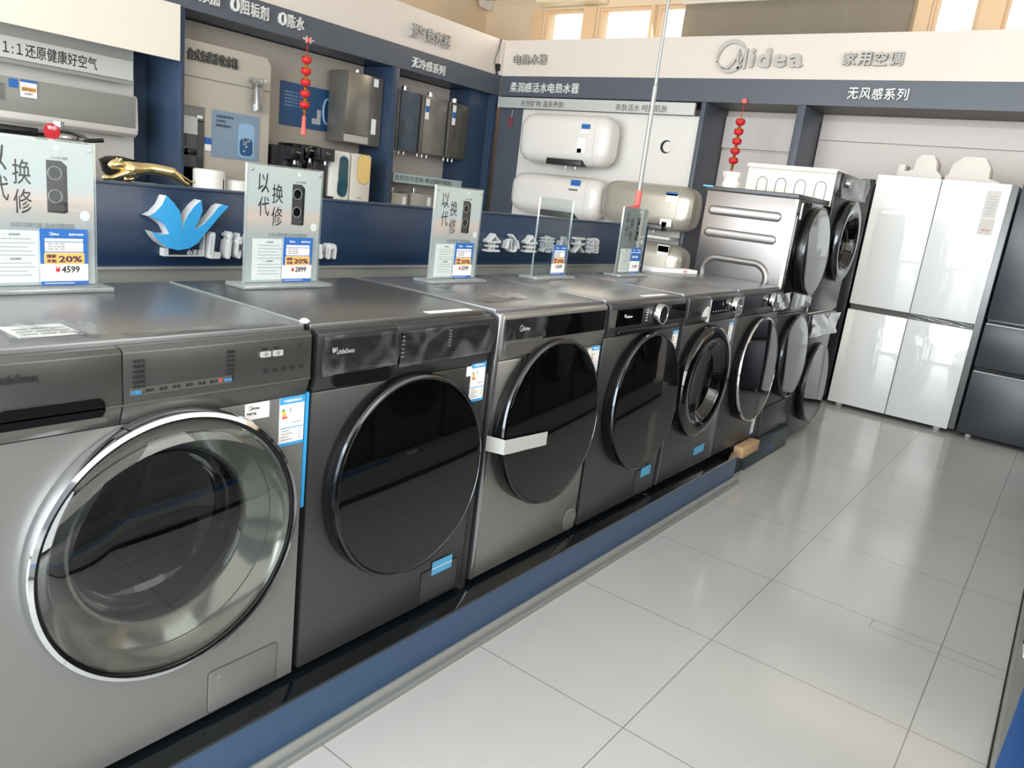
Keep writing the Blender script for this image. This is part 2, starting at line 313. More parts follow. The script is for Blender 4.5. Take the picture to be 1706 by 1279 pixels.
# ------------------------------------------------------------------ left wall display
BY = 4.82
dl = thing('display_wall', 'navy display wall with three bays of kitchen appliances along the left side', 'display wall', (3, 4.6, 0), world=True)
box('header_board', (2.19, 5.84, 4.36, 4.385, 2.562, 2.925), 'header_white', dl)
box('fascia_band', (-.6, 5.90, 4.35, 4.385, 2.357, 2.56), 'blue_fascia', dl)
box('soffit', (-.6, 5.90, 4.385, BY, 2.357, 2.40), 'blue_cab', dl)
box('header_board', (-.6, 2.156, 4.325, 4.347, 1.985, 2.362), 'header_cream', dl, label='cream lower hanging light board of the nearest bay')
for x0, x1 in ((2.168, 2.208), (4.296, 4.378)): box('pillar', (x0, x1, 4.352, BY-.01, 0, 2.355), 'blue_cab', dl, bev=.002)
box('pillar', (5.55, 5.90, 4.46, BY-.01, 0, 2.355), 'blue_cab', dl)
box('pillar', (5.845, 5.895, 4.352, 4.455, 0, 2.355), 'blue_cab', dl)
box('back_panel', (-.6, 5.9, BY, BY+.02, 0, 2.6), 'blue_cab', dl)
box('bay_panel', (-.6, 2.035, BY-.06, BY-.002, 1.05, 2.2), 'panel_white', dl)
box('bay_panel', (2.212, 4.29, BY-.06, BY-.002, 1.05, 2.35), 'panel_beige', dl)
box('bay_panel', (4.382, 5.545, BY-.06, BY-.002, 1.05, 2.35), 'panel_pinkgrey', dl)
arch = [(2.212, 1.08), (3.055, 1.08), (3.055, 2.12), (3.01, 2.175), (2.212, 2.175)]
prism('arch_panel', arch, (0, 4.50, 0), 'front', .25, 'arch_beige', dl)
box('arch_groove', (2.213, 3.05, 4.497, 4.501, 1.913, 1.918), 'letter_dark', dl)
chars('台式免装净饮水机', (2.31, 4.499, 2.03), 'front', .085, .43, 'letter_dark', dl, .018, off=.035)
box('counter_top', (-.6, 2.165, 4.02, 4.75, 1.03, 1.082), 'panel_white', dl); box('counter_top', (2.21, 4.29, 4.02, 4.75, 1.03, 1.082), 'panel_white', dl)
box('counter_base', (-.6, 4.29, 4.06, 4.34, 0, 1.028), 'blue_cab', dl)
chars('0添加 0阻垢剂 0陈水', (2.22, 4.349, 2.425), 'front', .10, 1.03, 'letter_face', dl, .02, off=.012)
chars('无冷感系列', (4.52, 4.349, 2.395), 'front', .09, .47, 'letter_face', dl, .02, off=.012)
chars('燃气热水器', (4.45, 4.359, 2.655), 'front', .125, .58, 'letter_grey', dl, .035, off=.012)
st = thing('sign_strip', 'pale strip sign with dark lettering above the grey wall air conditioner', 'sign', (1.4, 4.62, 1.80), world=True)
box('board', (.6, 1.95, 4.60, 4.64, 1.805, 1.94), 'sign_silver', st); box('lower_rail', (.6, 1.95, 4.59, 4.645, 1.775, 1.80), 'grey_strip', st)
text('lettering', '１:１还原健康好空气', (1.105, 4.60, 1.83), 'front', .085, 'ink', st, w=.59, off=.012)
# wall air conditioner
wa = thing('air_conditioner', 'long grey wall air conditioner hanging in the nearest bay', 'air conditioner', (1.4, 4.62, 1.41), world=True)
pr = [(0, 1.705), (.17, 1.70), (.185, 1.68), (.195, 1.47), (.185, 1.43), (.15, 1.41), (0, 1.41)]
prism('body', [(-a, b) for a, b in pr][::-1], (1.965, 4.75, 0), 'east', 1.5, 'ac_white', wa, bev=.004)
box('front_panel', (.47, 1.94, 4.545, 4.556, 1.475, 1.69), 'ac_grey', wa, bev=.003)
boxes('grille', [(1.0, 1.085, 4.541, 4.545, 1.54+.012*k, 1.545+.012*k) for k in range(9)], 'letter_dark', wa)
box('blue_sticker', (1.11, 1.165, 4.543, 4.545, 1.625, 1.678), 'tag_blue', wa)
pt = box('price_tag', (1.175, 1.275, 4.538, 4.541, 1.575, 1.683), 'white_paper', wa)
box('header', (1.175, 1.275, 4.536, 4.538, 1.668, 1.683), 'tag_blue', pt); box('offer_band', (1.18, 1.27, 4.536, 4.538, 1.612, 1.64), 'tag_orange', pt)
text('lettering', '国家补贴20%', (1.185, 4.536, 1.615), 'front', .02, 'ink_purple', pt, w=.08); text('lettering', '¥3899', (1.2, 4.538, 1.59), 'front', .014, 'ink', pt)
# counter goods, bay one
pot = thing('steel_pot', 'steel pot with a red round sticker on the far counter behind the nearest poster', 'pot', (1.30, 4.30, 1.083), world=True)
lathe('body', [(0, 0), (.15, 0), (.17, .02), (.17, .25), (.175, .26), (.165, .262), (.16, .02), (0, .02)], (1.30, 4.30, 1.083), (0, 0, 1), 'steel', pot)
lathe('lid', [(.178, .262), (.178, .275), (.15, .30), (.06, .325), (0, .328)], (1.30, 4.30, 1.083), (0, 0, 1), 'steel', pot)
cyl('lid_knob', .035, (1.30, 4.30, 1.41), (0, 0, 1), .035, 'chrome', pot)
tube('handle', [(1.46, 4.30, 1.34), (1.52, 4.29, 1.35), (1.58, 4.28, 1.36)], .014, 'black_plastic', pot)
d = cyl('round_sticker', .05, (1.185, 4.118, 1.375), (0, -1, 0), .003, 'ink_red', pot); text('lettering', '特价', (1.16, 4.115, 1.385), 'front', .027, 'ink_white', d)
wok = thing('black_pan', 'black pan on the far counter, half hidden behind the gold leopard', 'pan', (1.66, 4.3, 1.083), world=True)
lathe('bowl', [(0, 0), (.07, .004), (.115, .05), (.135, .115), (.139, .12), (.132, .12), (.112, .055), (.065, .012), (0, .008)], (1.70, 4.30, 1.10), (0, -.15, 1), 'black_plastic', wok)
lathe('lid', [(.137, .121), (.137, .126), (.10, .15), (.03, .165), (0, .166)], (1.70, 4.30, 1.10), (0, -.15, 1), 'black_plastic', wok)
ck = thing('hot_plate', 'black appliance on the far counter at the left edge of the photo', 'appliance', (1.0, 4.3, 1.083), world=True)
box('base', (.78, 1.10, 4.12, 4.45, 1.083, 1.33), 'white_plastic', ck, bev=.01); box('top', (.77, 1.11, 4.11, 4.46, 1.331, 1.385), 'black_plastic', ck, bev=.012)
# bay two goods
dz = thing('wall_dispenser', 'dark recessed water dispenser in the beige arch panel beside the navy pillar', 'water dispenser', (2.33, 4.49, 1.28), world=True)
box('frame', (2.225, 2.452, 4.482, 4.499, 1.10, 1.70), 'fridge_grey', dz, bev=.003); box('dark_front', (2.235, 2.445, 4.476, 4.482, 1.11, 1.60), 'black_gloss', dz)
box('screen', (2.24, 2.39, 4.474, 4.476, 1.49, 1.62), 'sign_silver', dz); box('spout', (2.28, 2.36, 4.42, 4.475, 1.33, 1.38), 'black_plastic', dz, bev=.006); box('sticker', (2.385, 2.43, 4.472, 4.476, 1.615, 1.635), 'white_paper', dz)
ps = thing('poster', 'blue grey poster of a water beaker on the beige arch panel', 'poster', (2.73, 4.49, 1.34), world=True)
box('print', (2.525, 2.955, 4.492, 4.499, 1.34, 1.70), 'poster_blue', ps)
for k, s in enumerate(('冰温热即享好水', '过滤净化', '高端母婴直饮')): text('lettering', s, (2.555, 4.491, 1.645-.035*k), 'front', .022, 'ink', ps)
for k in range(3): box('small_print', (2.555, 2.70-.03*(k % 2), 4.4905, 4.492, 1.545-.018*k, 1.549-.018*k), 'ink_soft', ps)
prism('beaker_picture', rrect(.15, .27, .04), (2.76, 4.491, 1.36), 'front', .001, 'pale_blue', ps); prism('water_picture', rrect(.12, .14, .035), (2.775, 4.4895, 1.375), 'front', .001, 'deep_blue', ps)
for k in range(14): random.seed(k); prism('splash_picture', rrect(.012, .012, .005), (2.785+.085*random.random(), 4.4885, 1.39+.13*random.random()), 'front', .0008, 'sign_silver', ps)
wb = thing('wrapped_faucet', 'tap wrapped in clear plastic hanging on the beige arch panel', 'faucet', (2.885, 4.44, 1.73), world=True)
lathe('wrapping', [(.0, 0), (.055, .005), (.062, .06), (.05, .14), (.045, .19), (.075, .235), (.07, .26), (.0, .262)], (2.885, 4.425, 1.73), (0, 0, 1), 'film', wb, 20, smooth=.2)
tube('spout', [(2.885, 4.43, 1.75), (2.885, 4.43, 1.88), (2.875, 4.42, 1.95)], [.02, .022, .03], 'steel', wb)
pg = thing('price_tag', 'small blue and white price tag at the foot of the beaker poster', 'tag', (2.49, 4.49, 1.38), world=True)
box('header', (2.462, 2.518, 4.49, 4.498, 1.43, 1.48), 'tag_blue', pg); box('body', (2.462, 2.518, 4.49, 4.498, 1.38, 1.4295), 'white_paper', pg)
pp = thing('poster', 'wide deep blue poster with a large zero behind the left lantern string', 'poster', (3.5, 4.75, 1.68), world=True)
box('print', (3.34, 4.02, 4.748, 4.759, 1.69, 2.06), 'deep_blue', pp)
tube('zero_picture', [(3.86+.045*math.cos(a), 4.746, 1.87+.11*math.sin(a)*(1)) for a in [k*math.pi/12 for k in range(24)]], .012, 'pale_blue', pp, closed=True)
prism('machine_picture', [(0, 0), (.10, 0), (.10, .13), (.055, .13), (.055, .05), (0, .05)], (3.69, 4.747, 1.74), 'front', .001, 'sign_silver', pp)
for k in range(5): text('lettering', '健康好水 0污染', (3.38, 4.748, 1.97-.028*k), 'front', .014, 'pale_blue', pp, w=.25)
for nm, x, r, h, lb in (('air_purifier', 2.39, .12, .158, 'taller white cylinder with a dark slot on the far counter, right of the leopard'), ('white_canister', 2.625, .10, .096, 'lower white canister on the far counter, partly behind the second poster stand')):
    t = thing(nm, lb, 'canister', (x, 4.3, 1.083), world=True)
    lathe('body', [(0, 0), (r-.004, 0), (r, .005), (r, h-.01), (r-.01, h), (0, h)], (x, 4.3, 1.083), (0, 0, 1), 'white_plastic', t, 48); box('slot', (x+r*.42, x+r*.42+.007, 4.3-r*.94, 4.3-r*.86, 1.095, 1.083+h*.6), 'black_matte', t)
for i, (x0, x1, z1, m, lb) in enumerate(((3.07, 3.20, 1.50, 'black_plastic', 'narrow black coffee maker on the far counter beside the arch panel'), (3.205, 3.375, 1.53, 'black_gloss', 'glossy black hot drinks machine between the black coffee maker and the dark purple machine'), (3.38, 3.535, 1.525, 'graphite_dark', 'dark purple grey drinks machine beside the white dispenser'))):
    t = thing('drinks_machine', lb, 'drinks machine', ((x0+x1)/2, 4.35, 1.083), world=True)
    box('body', (x0, x1, 4.3, 4.58, 1.083, z1), m, t, bev=.008); box('head', (x0+.004, x1-.004, 4.2, 4.299, z1-.11, z1-.002), m, t, bev=.008); box('drip_tray', (x0+.005, x1-.005, 4.19, 4.298, 1.083, 1.12), 'black_plastic', t, bev=.005)
    cyl('nozzle', .015, ((x0+x1)/2, 4.24, z1-.145), (0, 0, 1), .034, 'steel', t); text('lettering', 'Midea', (x0+.05, 4.2, z1-.05), 'front', .014, 'ink_soft', t)
for nm, x0, x1, m, gm, lb in (('water_dispenser', 3.56, 3.775, 'white_plastic', 'teal_glass', 'white countertop water dispenser with a tall teal oval window'), ('water_dispenser', 3.80, 4.03, 'foam', 'gold_glass', 'cream countertop water dispenser with a yellow oval panel')):
    t = thing(nm, lb, 'water dispenser', ((x0+x1)/2, 4.4, 1.083), world=True)
    prism('body', rrect(x1-x0, .435, .03), (x0, 4.28, 1.083), 'front', .3, m, t, bev=.004)
    if gm == 'teal_glass': prism('oval_window', rrect(.105, .35, .05, 8), (x0+.09, 4.278, 1.125), 'front', .003, gm, t); prism('window_rim', rrect(.125, .37, .06, 8), (x0+.08, 4.2795, 1.115), 'front', .002, 'chrome', t)
    else: prism('oval_panel', rrect(.15, .26, .07, 8), (x0+.07, 4.278, 1.255), 'front', .003, gm, t); prism('panel_rim', rrect(.16, .27, .075, 8), (x0+.065, 4.2795, 1.25), 'front', .002, 'gold_trim', t); text('lettering', '直饮机', (x0+.08, 4.279, 1.115), 'front', .018, 'ink_soft', t)
hb = thing('water_purifier', 'large grey wall mounted purifier box beside the second navy pillar', 'water purifier', (4.1, 4.6, 1.6), world=True)
box('body', (3.83, 4.285, 4.46, 4.70, 1.61, 2.24), 'box_grey', hb, bev=.006); box('front_panel', (3.835, 4.12, 4.445, 4.459, 1.69, 2.235), 'gas_steel', hb, bev=.004); box('lower_panel', (3.835, 4.12, 4.447, 4.459, 1.62, 1.685), 'letter_grey', hb); box('mount', (4.03, 4.25, 4.70, 4.757, 1.7, 2.2), 'black_matte', hb)
for z0, z1 in ((2.15, 2.22), (1.72, 1.86)): box('sticker', (4.16, 4.215, 4.455, 4.459, z0, z1), 'white_paper', hb)
cyl('pipe', .028, (4.05, 4.58, 2.242), (0, 0, 1), .035, 'chrome', hb)
# bay three: gas heaters
for i, (x0, x1, m, lb) in enumerate(((4.50, 4.79, 'gas_blue', 'blue grey gas water heater, left of the upper row'), (4.84, 5.20, 'gas_steel', 'brushed steel gas water heater in the middle of the upper row'), (5.25, 5.545, 'gas_dark', 'dark olive gas water heater with a glass front, right of the upper row'))):
    t = thing('gas_heater', lb, 'water heater', ((x0+x1)/2, 4.6, 1.6), world=True, group='gas heaters of the upper row')
    box('body', (x0, x1, 4.47, 4.66, 1.62, 2.19), 'box_grey', t, bev=.005); box('front_panel', (x0+.025, x1, 4.455, 4.469, 1.625, 2.188), m, t, bev=.005); box('bracket', (x0+.04, x1-.04, 4.66, 4.757, 1.7, 2.1), 'black_matte', t)
    cyl('flue', .033, ((x0+x1)/2+.03, 4.58, 2.192), (0, 0, 1), .05, 'chrome', t)
    for k in range(3): cyl('pipe_stub', .012, (x0+.08+.07*k, 4.57, 1.618), (0, 0, -1), .035, 'steel', t, 12)
    if i: 
        e = box('energy_label', (x0+.035, x0+.085, 4.452, 4.4545, 1.96, 2.16), 'white_paper', t); box('blue_block', (x0+.035, x0+.085, 4.4505, 4.452, 2.03, 2.09), 'tag_blue', e)
    else: prism('oval_dial', rrect(.06, .14, .025), (x0+.05, 4.452, 1.76), 'front', .002, 'black_gloss', t)
s3 = thing('sign_strip', 'pale teal strip sign below the upper gas heaters', 'sign', (5.06, 4.5, 1.3), world=True)
box('board', (4.50, 5.545, 4.46, 4.757, 1.305, 1.395), 'teal_strip', s3); text('lettering', '告别忽冷忽热 畅浴随时随热', (4.52, 4.459, 1.325), 'front', .055, 'letter_dark', s3, w=.86)
for x0, x1, z1, lb in ((4.50, 4.73, 1.20, 'small champagne heater, left of the two under the teal strip sign'), (4.78, 5.10, 1.215, 'champagne heater with a steel flue, right of the two under the teal strip sign')):
    t = thing('gas_heater', lb, 'water heater', ((x0+x1)/2, 4.6, .75), world=True, group='gas heaters of the lower row')
    box('body', (x0, x1, 4.46, 4.66, .75, z1), 'heater_champ', t, bev=.006); cyl('flue', .03, ((x0+x1)/2-.02, 4.57, z1+.001), (0, 0, 1), .05, 'chrome', t); box('bracket', (x0+.04, x1-.04, 4.66, 4.757, .8, z1-.05), 'black_matte', t); box('sticker', (x1-.08, x1-.03, 4.457, 4.46, z1-.12, z1-.03), 'white_paper', t)
# ------------------------------------------------------------------ far wall display
PX = 6.45
df = thing('display_wall', 'white and slate display wall across the back with raised logo lettering', 'display wall', (6.2, 1, 0), world=True)
box('header_board', (5.90, 5.93, -3.6, 4.33, 2.562, 2.925), 'header_white', df)
box('corner_post', (5.85, 5.93, 4.33, 4.41, 2.562, 2.925), 'header_white', df)
box('fascia_band', (5.90, 5.93, -3.6, 4.34, 2.357, 2.56), 'blue_fascia', df); box('soffit', (5.93, PX, -3.6, 4.34, 2.357, 2.40), 'letter_dark', df)
for y0, y1 in ((1.885, 1.928), (.968, 1.036), (-1.75, -1.69)): box('pillar', (5.901, PX-.002, y0, y1, 0, 2.355), 'blue_fascia', df, bev=.002)
box('pillar', (5.94, 5.99, 4.02, 4.345, 0, 2.355), 'blue_fascia', df)
box('heater_panel', (5.94, 5.99, 1.932, 4.018, .0, 2.23), 'panel_white', df); box('heater_shelf', (5.72, 5.938, 1.94, 2.6, 1.075, 1.10), 'white_plastic', df)
box('back_panel', (PX, PX+.03, -3.6, 4.6, 0, 2.6), 'panel_pinkgrey', df)
box('bay_panel', (PX-.04, PX-.002, 1.04, 1.88, 2.01, 2.30), 'bay_white', df); box('bay_panel', (PX-.02, PX-.002, 1.04, 1.88, .3, 1.98), 'bay_white', df)
box('bay_panel', (PX-.03, PX-.002, -1.68, .96, 2.135, 2.30), 'bay_white', df); box('bay_panel', (PX-.03, PX-.002, -1.68, .96, .0, 2.125), 'bay_white', df)
cyl('drain_hole', .062, (5.939, 2.24, 1.94), (-1, 0, 0), .002, 'black_matte', df); cyl('hole_cover', .05, (5.9365, 2.222, 1.94), (-1, 0, 0), .003, 'panel_white', df)
chars('电热水器', (5.899, 4.175, 2.677), 'west', .10, .45, 'letter_grey', df, .035, off=.012)
chars('柔润感活水电热水器', (5.899, 4.185, 2.396), 'west', .098, .90, 'letter_face', df, .02, off=.012)
chars('家用空调', (5.899, .735, 2.668), 'west', .108, .475, 'letter_grey', df, .035, off=.03)
chars('无风感系列', (5.899, .642, 2.41), 'west', .09, .475, 'letter_face', df, .02, off=.012)
midea((5.899, 1.855, 2.605), 'west', .285, 'letter_grey', df, .03)
bpy.data.objects.remove([o for o in df.children if o.name.startswith('logo')][-1])
yy = 1.535
for c, w, hh in (('i', .045, .16), ('d', .125, .16), ('e', .125, .115), ('a', .125, .115)): text('character', c, (5.899, yy, 2.652), 'west', hh, 'letter_grey', df, w=w, depth=.03, off=.04); yy -= w+.018
s4 = thing('sign_strip', 'silver strip sign above the white electric water heaters', 'sign', (5.9, 3.2, 2.23), world=True)
box('board', (5.87, 5.899, 1.975, 4.33, 2.232, 2.34), 'sign_silver', s4)
text('lettering', '天然矿物 温泉养肤', (5.87, 4.01, 2.25), 'west', .062, 'letter_dark', s4, w=.56); text('lettering', '亲肤活水 呵护肌肤', (5.87, 2.825, 2.245), 'west', .065, 'letter_dark', s4, w=.57)
def eheater(lb, y0, y1, z0, z1, m, capm, tags, trim=True):
    t = thing('electric_water_heater', lb, 'water heater', (5.8, (y0+y1)/2, z0), world=True, group='electric water heaters on the back wall')
    h = z1-z0; d = .27; cx = 5.893-d
    o = rrect(d*1.0, h, min(d, h)*.46, 8)
    n = len(o); prism('tank', [(a, b) for a, b in o], (cx, y1-.0, z0), (Vector((1, 0, 0)), Vector((0, 0, 1))), -(y1-y0-.10), m, t, bev=.0) if False else None
    bm = bmesh.new()
    sec = [(0, .55), (.02, .78), (.06, .92), (.12, 1.0), ((y1-y0)-.12, 1.0), ((y1-y0)-.05, .93), ((y1-y0)-.012, .8), ((y1-y0), .6)]
    rings = []
    for dy, s in sec:
        rings.append([bm.verts.new((cx+d/2+(p[0]-d/2)*s, y0+dy, z0+h/2+(p[1]-h/2)*s)) for p in o])
    for A, B in zip(rings, rings[1:]):
        for k in range(n): bm.faces.new((A[k], A[(k+1) % n], B[(k+1) % n], B[k]))
    bm.faces.new(rings[0]); bm.faces.new(rings[-1][::-1])
    link('tank', bm, m, t, smooth=1.0)
    oc = [(cx+d/2+(p[0]-d/2)*1.012, z0+h/2+(p[1]-h/2)*1.012) for p in o]
    bm = bmesh.new(); rr = [[bm.verts.new((a, yy, b)) for a, b in oc] for yy in (y0+.155, y0+.16)]
    for k in range(n): bm.faces.new((rr[0][k], rr[0][(k+1) % n], rr[1][(k+1) % n], rr[1][k]))
    link('end_seam', bm, capm, t)
    box('wall_bracket', (5.86, 5.939, max(y0+.2, 2.0), y1-.2, z0+h*.35, z0+h*.65), 'grey_strip', t)
    if trim: box('control_strip', (cx-.01, cx+.12, y0+.27, y0+.70, z0-.012, z0+.05), 'graphite_dark', t, bev=.012)
    for k in range(2): cyl('pipe_stub', .012, (cx+.1, y0+.40+.12*k, z0-.04), (0, 0, 1), .05, 'steel', t, 12)
    for (a, b, c, e, mm) in tags: box('label_sticker', (cx-.004, cx-.001, a, b, c, e), mm, t)
    return t
eheater('white electric water heater with a dark control strip, upper one of the white pair', 2.71, 3.80, 1.68, 2.17, 'heater_white', 'heater_cap', [(2.93, 3.03, 2.03, 2.075, 'tag_blue'), (2.94, 3.03, 1.99, 2.028, 'white_paper'), (2.96, 3.06, 1.80, 1.94, 'white_paper'), (3.00, 3.05, 1.80, 1.84, 'label_blue')])
eheater('white electric water heater, lower one of the white pair', 2.73, 3.84, 1.16, 1.57, 'heater_white', 'heater_cap', [(2.96, 3.07, 1.48, 1.535, 'tag_blue'), (2.98, 3.09, 1.43, 1.445, 'letter_dark')])
eheater('champagne electric water heater behind the silver pole', 1.72, 2.70, 1.165, 1.58, 'heater_champ', 'heater_cap', [(1.87, 2.0, 1.42, 1.50, 'white_paper'), (1.88, 2.0, 1.485, 1.515, 'tag_blue'), (1.90, 2.02, 1.20, 1.27, 'white_paper'), (1.95, 2.0, 1.20, 1.24, 'label_blue')])
eheater('champagne electric water heater low on the back wall under the shelf', 1.74, 2.5, .62, 1.04, 'heater_champ', 'heater_cap', [(1.88, 2.0, .93, 1.03, 'white_paper'), (1.885, 1.995, .965, 1.02, 'tag_blue')], False)
rk = thing('ring_tag', 'small red ring hanging beside the upper white water heater', 'tag', (5.93, 4.15, 2.0), world=True)
tube('ring', [(5.93, 4.17+.022*math.cos(a), 2.09+.045*math.sin(a)) for a in [k*math.pi/10 for k in range(20)]], .006, 'ink_red', rk, closed=True); tube('string', [(5.93, 4.165, 2.137), (5.925, 4.15, 2.22)], .002, 'ink_white', rk, 6)
scm = thing('security_camera', 'small black camera on the white corner post', 'camera', (5.83, 4.37, 2.563), world=True)
cyl('mount', .016, (5.825, 4.352, 2.563), (0, 0, 1), .012, 'black_matte', scm); cyl('stem', .006, (5.825, 4.352, 2.574), (0, 0, 1), .03, 'black_matte', scm); box('body', (5.80, 5.847, 4.325, 4.375, 2.603, 2.672), 'black_matte', scm, bev=.006); cyl('lens', .015, (5.80, 4.35, 2.64), (-1, 0, 0), .004, 'black_gloss', scm)
tag(tube('cable', [(5.845, 4.352, 2.93), (5.80, 4.345, 2.80), (5.76, 4.348, 2.70), (5.80, 4.348, 2.60), (5.83, 4.348, 2.565)], .004, 'hose_dark'), 'loose thin dark cable running down the white corner', 'cable')
def lanterns(lb, loc, n, step, hang, tas, m='red_cloth', r=.042):
    t = thing('lantern_string', lb, 'lantern string', loc, group='red lantern strings')
    tube('cord', [(0, 0, 0), (0, 0, -hang-step*n)], .003, 'red_cloth', t, 6)
    lathe('bow', [(0, -.02), (.02, -.012), (.008, 0), (.022, .012), (0, .02)], (0, -.003, -.01), (1, 0, 0), 'red_pale', t, 12)
    for k in range(n):
        z = -hang-step*k
        q = lathe('lantern', [(.012, .033), (r*.75, .026), (r, .012), (r, -.010), (r*.7, -.026), (.012, -.033)], (0, 0, z), (0, 0, 1), m, t, 16, smooth=.3)
        lathe('gold_band', [(r*.9, .023), (r*.98, .017), (r*.9, .02)], (0, 0, z), (0, 0, 1), 'gold_trim', q, 16); lathe('gold_bead', [(.004, 0), (.016, -.010), (.010, -.03), (.016, -.04), (.004, -.05)], (0, 0, z-.033), (0, 0, 1), 'gold_trim', q, 12)
    z = -hang-step*(n-1)-.085
    lathe('tassel', [(.006, 0), (.018, -.02), (.016, -.05), (.024, -tas), (0, -tas)], (0, 0, z), (0, 0, 1), 'red_pale' if tas > .12 else 'red_cloth', t, 12)
    return t
lt = lanterns('red lantern string with a long tassel hanging in front of the blue zero poster', (3.265, 4.31, 2.375), 5, .089, .165, .16)
text('crossed_tape', '艹', (-.055, -.006, -.035), 'front', .055, 'sign_silver', lt, w=.12)
lanterns('red lantern string hanging from the slate fascia above the stacked machines', (5.87, 1.512, 2.38), 5, .084, .19, .07)
# ------------------------------------------------------------------ sign counter behind the washers
sg = thing('brand_sign', 'long navy counter sign with raised swan emblem and silver lettering behind the washers', 'sign', (1.2, .8, 0), world=True)
box('panel', (-1.9, 2.905, .75, .80, 1.036, 1.248), 'blue_board', sg, bev=.001); box('top_trim', (-1.9, 2.905, .742, .808, 1.2485, 1.2535), 'blue_cab', sg); box('bottom_trim', (-1.9, 2.905, .741, .80, 1.028, 1.0355), 'alu', sg)
box('end_cap', (2.906, 2.935, .75, .90, .60, 1.248), 'blue_board', sg); box('ledge', (-1.9, 2.905, .752, .80, .60, 1.027), 'grey_strip', sg); box('carcass', (-1.9, 2.905, .81, 1.2, 0, 1.20), 'blue_cab', sg)
swan = [(.015, 1.174), (.033, 1.184), (.052, 1.205), (.064, 1.23), (.084, 1.213), (.101, 1.192), (.108, 1.16), (.111, 1.131), (.115, 1.16), (.128, 1.185), (.145, 1.207), (.165, 1.224), (.169, 1.195), (.159, 1.17), (.144, 1.142), (.173, 1.158), (.201, 1.187), (.217, 1.208), (.231, 1.216), (.25, 1.212), (.224, 1.186), (.197, 1.155), (.174, 1.129), (.156, 1.105), (.129, 1.09), (.098, 1.085), (.067, 1.091), (.046, 1.105), (.033, 1.119), (.023, 1.134), (.046, 1.127), (.072, 1.128), (.061, 1.15), (.046, 1.161), (.029, 1.17)]
prism('swan_emblem', swan, (0, .7135, 0), 'front', .036, 'letter_silver', sg); prism('swan_face', swan, (0, .7115, 0), 'front', .0018, 'swan_blue', sg)
boxes('emblem_frame', [(.065, .185, .726, .749, 1.066, 1.069), (.182, .185, .726, .749, 1.069, 1.13), (.065, .078, .726, .749, 1.069, 1.088)], 'letter_silver', sg)
chars('小天鹅', (.136, .735, 1.068), 'front', .016, .048, 'letter_silver', sg, .006, off=.02)
x = .192
for c, w in (('L', .043), ('i', .022), ('t', .030), ('t', .030), ('l', .022), ('e', .044), ('S', .052), ('w', .064), ('a', .046), ('n', .046)):
    hh = .074 if c in 'Llt' else .078 if c == 'i' else .072 if c == 'S' else .05
    text('letter', c, (x, .748, 1.062), 'front', hh, 'letter_silver', sg, w=w*.88, depth=.03, off=.05, shear=.1); x += w*1.2
chars('全心全意小天鹅', (1.455, .748, 1.094), 'front', .076, .95, 'letter_silver', sg, .026, off=.02, gap=.30, name='letter')
# leopard: grown with skin from a skeleton
lp = thing('gold_leopard', 'polished gold leopard figurine stalking along the top of the navy sign', 'figurine', (.04, .775, 1.2545), world=True)
def skin(name, chains, m, parent, sub=2):
    me = bpy.data.meshes.new(name); vs, es, rs = [], [], []
    for base, pts in chains:
        prev = base
        for p, r in pts:
            vs.append(p); rs.append(r)
            if prev is not None: es.append((prev, len(vs)-1))
            prev = len(vs)-1
    o = ORG[parent.name]; me.from_pydata([tuple(Vector(v)-o) for v in vs], es, []); ob = bpy.data.objects.new(name, me); COL.objects.link(ob); ob.parent = parent
    s = ob.modifiers.new('s', 'SKIN'); s.use_smooth_shade = True
    for v, r in zip(me.skin_vertices[0].data, rs): v.radius = (r, r)
    me.skin_vertices[0].data[0].use_root = True
    d = ob.modifiers.new('d', 'SUBSURF'); d.levels = d.render_levels = sub
    dg = bpy.context.evaluated_depsgraph_get(); dg.update()
    m2 = bpy.data.meshes.new_from_object(ob.evaluated_get(dg)); ob.modifiers.clear(); ob.data = m2; m2.materials.clear(); m2.materials.append(MATS[m])
    for p in m2.polygons: p.use_smooth = True
    return ob
Y = .775
skin('body', [(None, [((.085, Y, 1.2955), 0.0181), ((.055, Y, 1.295), 0.0152), ((.022, Y, 1.290), 0.0181), ((-.002, Y, 1.2895), 0.0225), ((-.022, Y, 1.293), 0.0167), ((-.037, Y-.004, 1.2985), 0.0159), ((-.052, Y-.008, 1.294), 0.0123), ((-.062, Y-.010, 1.289), 0.0065)]),
    (3, [((-.012, Y-.013, 1.281), 0.0145), ((-.034, Y-.016, 1.272), 0.0078), ((-.058, Y-.018, 1.262), 0.0059), ((-.074, Y-.019, 1.2615), 0.0072), ((-.084, Y-.019, 1.261), 0.0065)]),
    (3, [((.004, Y+.013, 1.279), 0.0145), ((.018, Y+.014, 1.266), 0.0078), ((.004, Y+.015, 1.2615), 0.0065), ((-.010, Y+.015, 1.261), 0.0072)]),
    (0, [((.108, Y-.010, 1.289), 0.0167), ((.122, Y-.013, 1.279), 0.0116), ((.140, Y-.014, 1.266), 0.0065), ((.156, Y-.015, 1.2615), 0.0065), ((.148, Y-.016, 1.261), 0.0059)]),
    (0, [((.112, Y+.010, 1.288), 0.0152), ((.132, Y+.012, 1.278), 0.0109), ((.152, Y+.013, 1.2665), 0.0065), ((.170, Y+.013, 1.2615), 0.0065), ((.162, Y+.013, 1.261), 0.0059)])], 'gold', lp)
skin('tail', [(None, [((.094, Y, 1.300), .004), ((.12, Y+.002, 1.296), .0036), ((.15, Y+.003, 1.280), .003), ((.172, Y+.002, 1.268), .0028), ((.183, Y, 1.270), .0035)])], 'gold', lp)
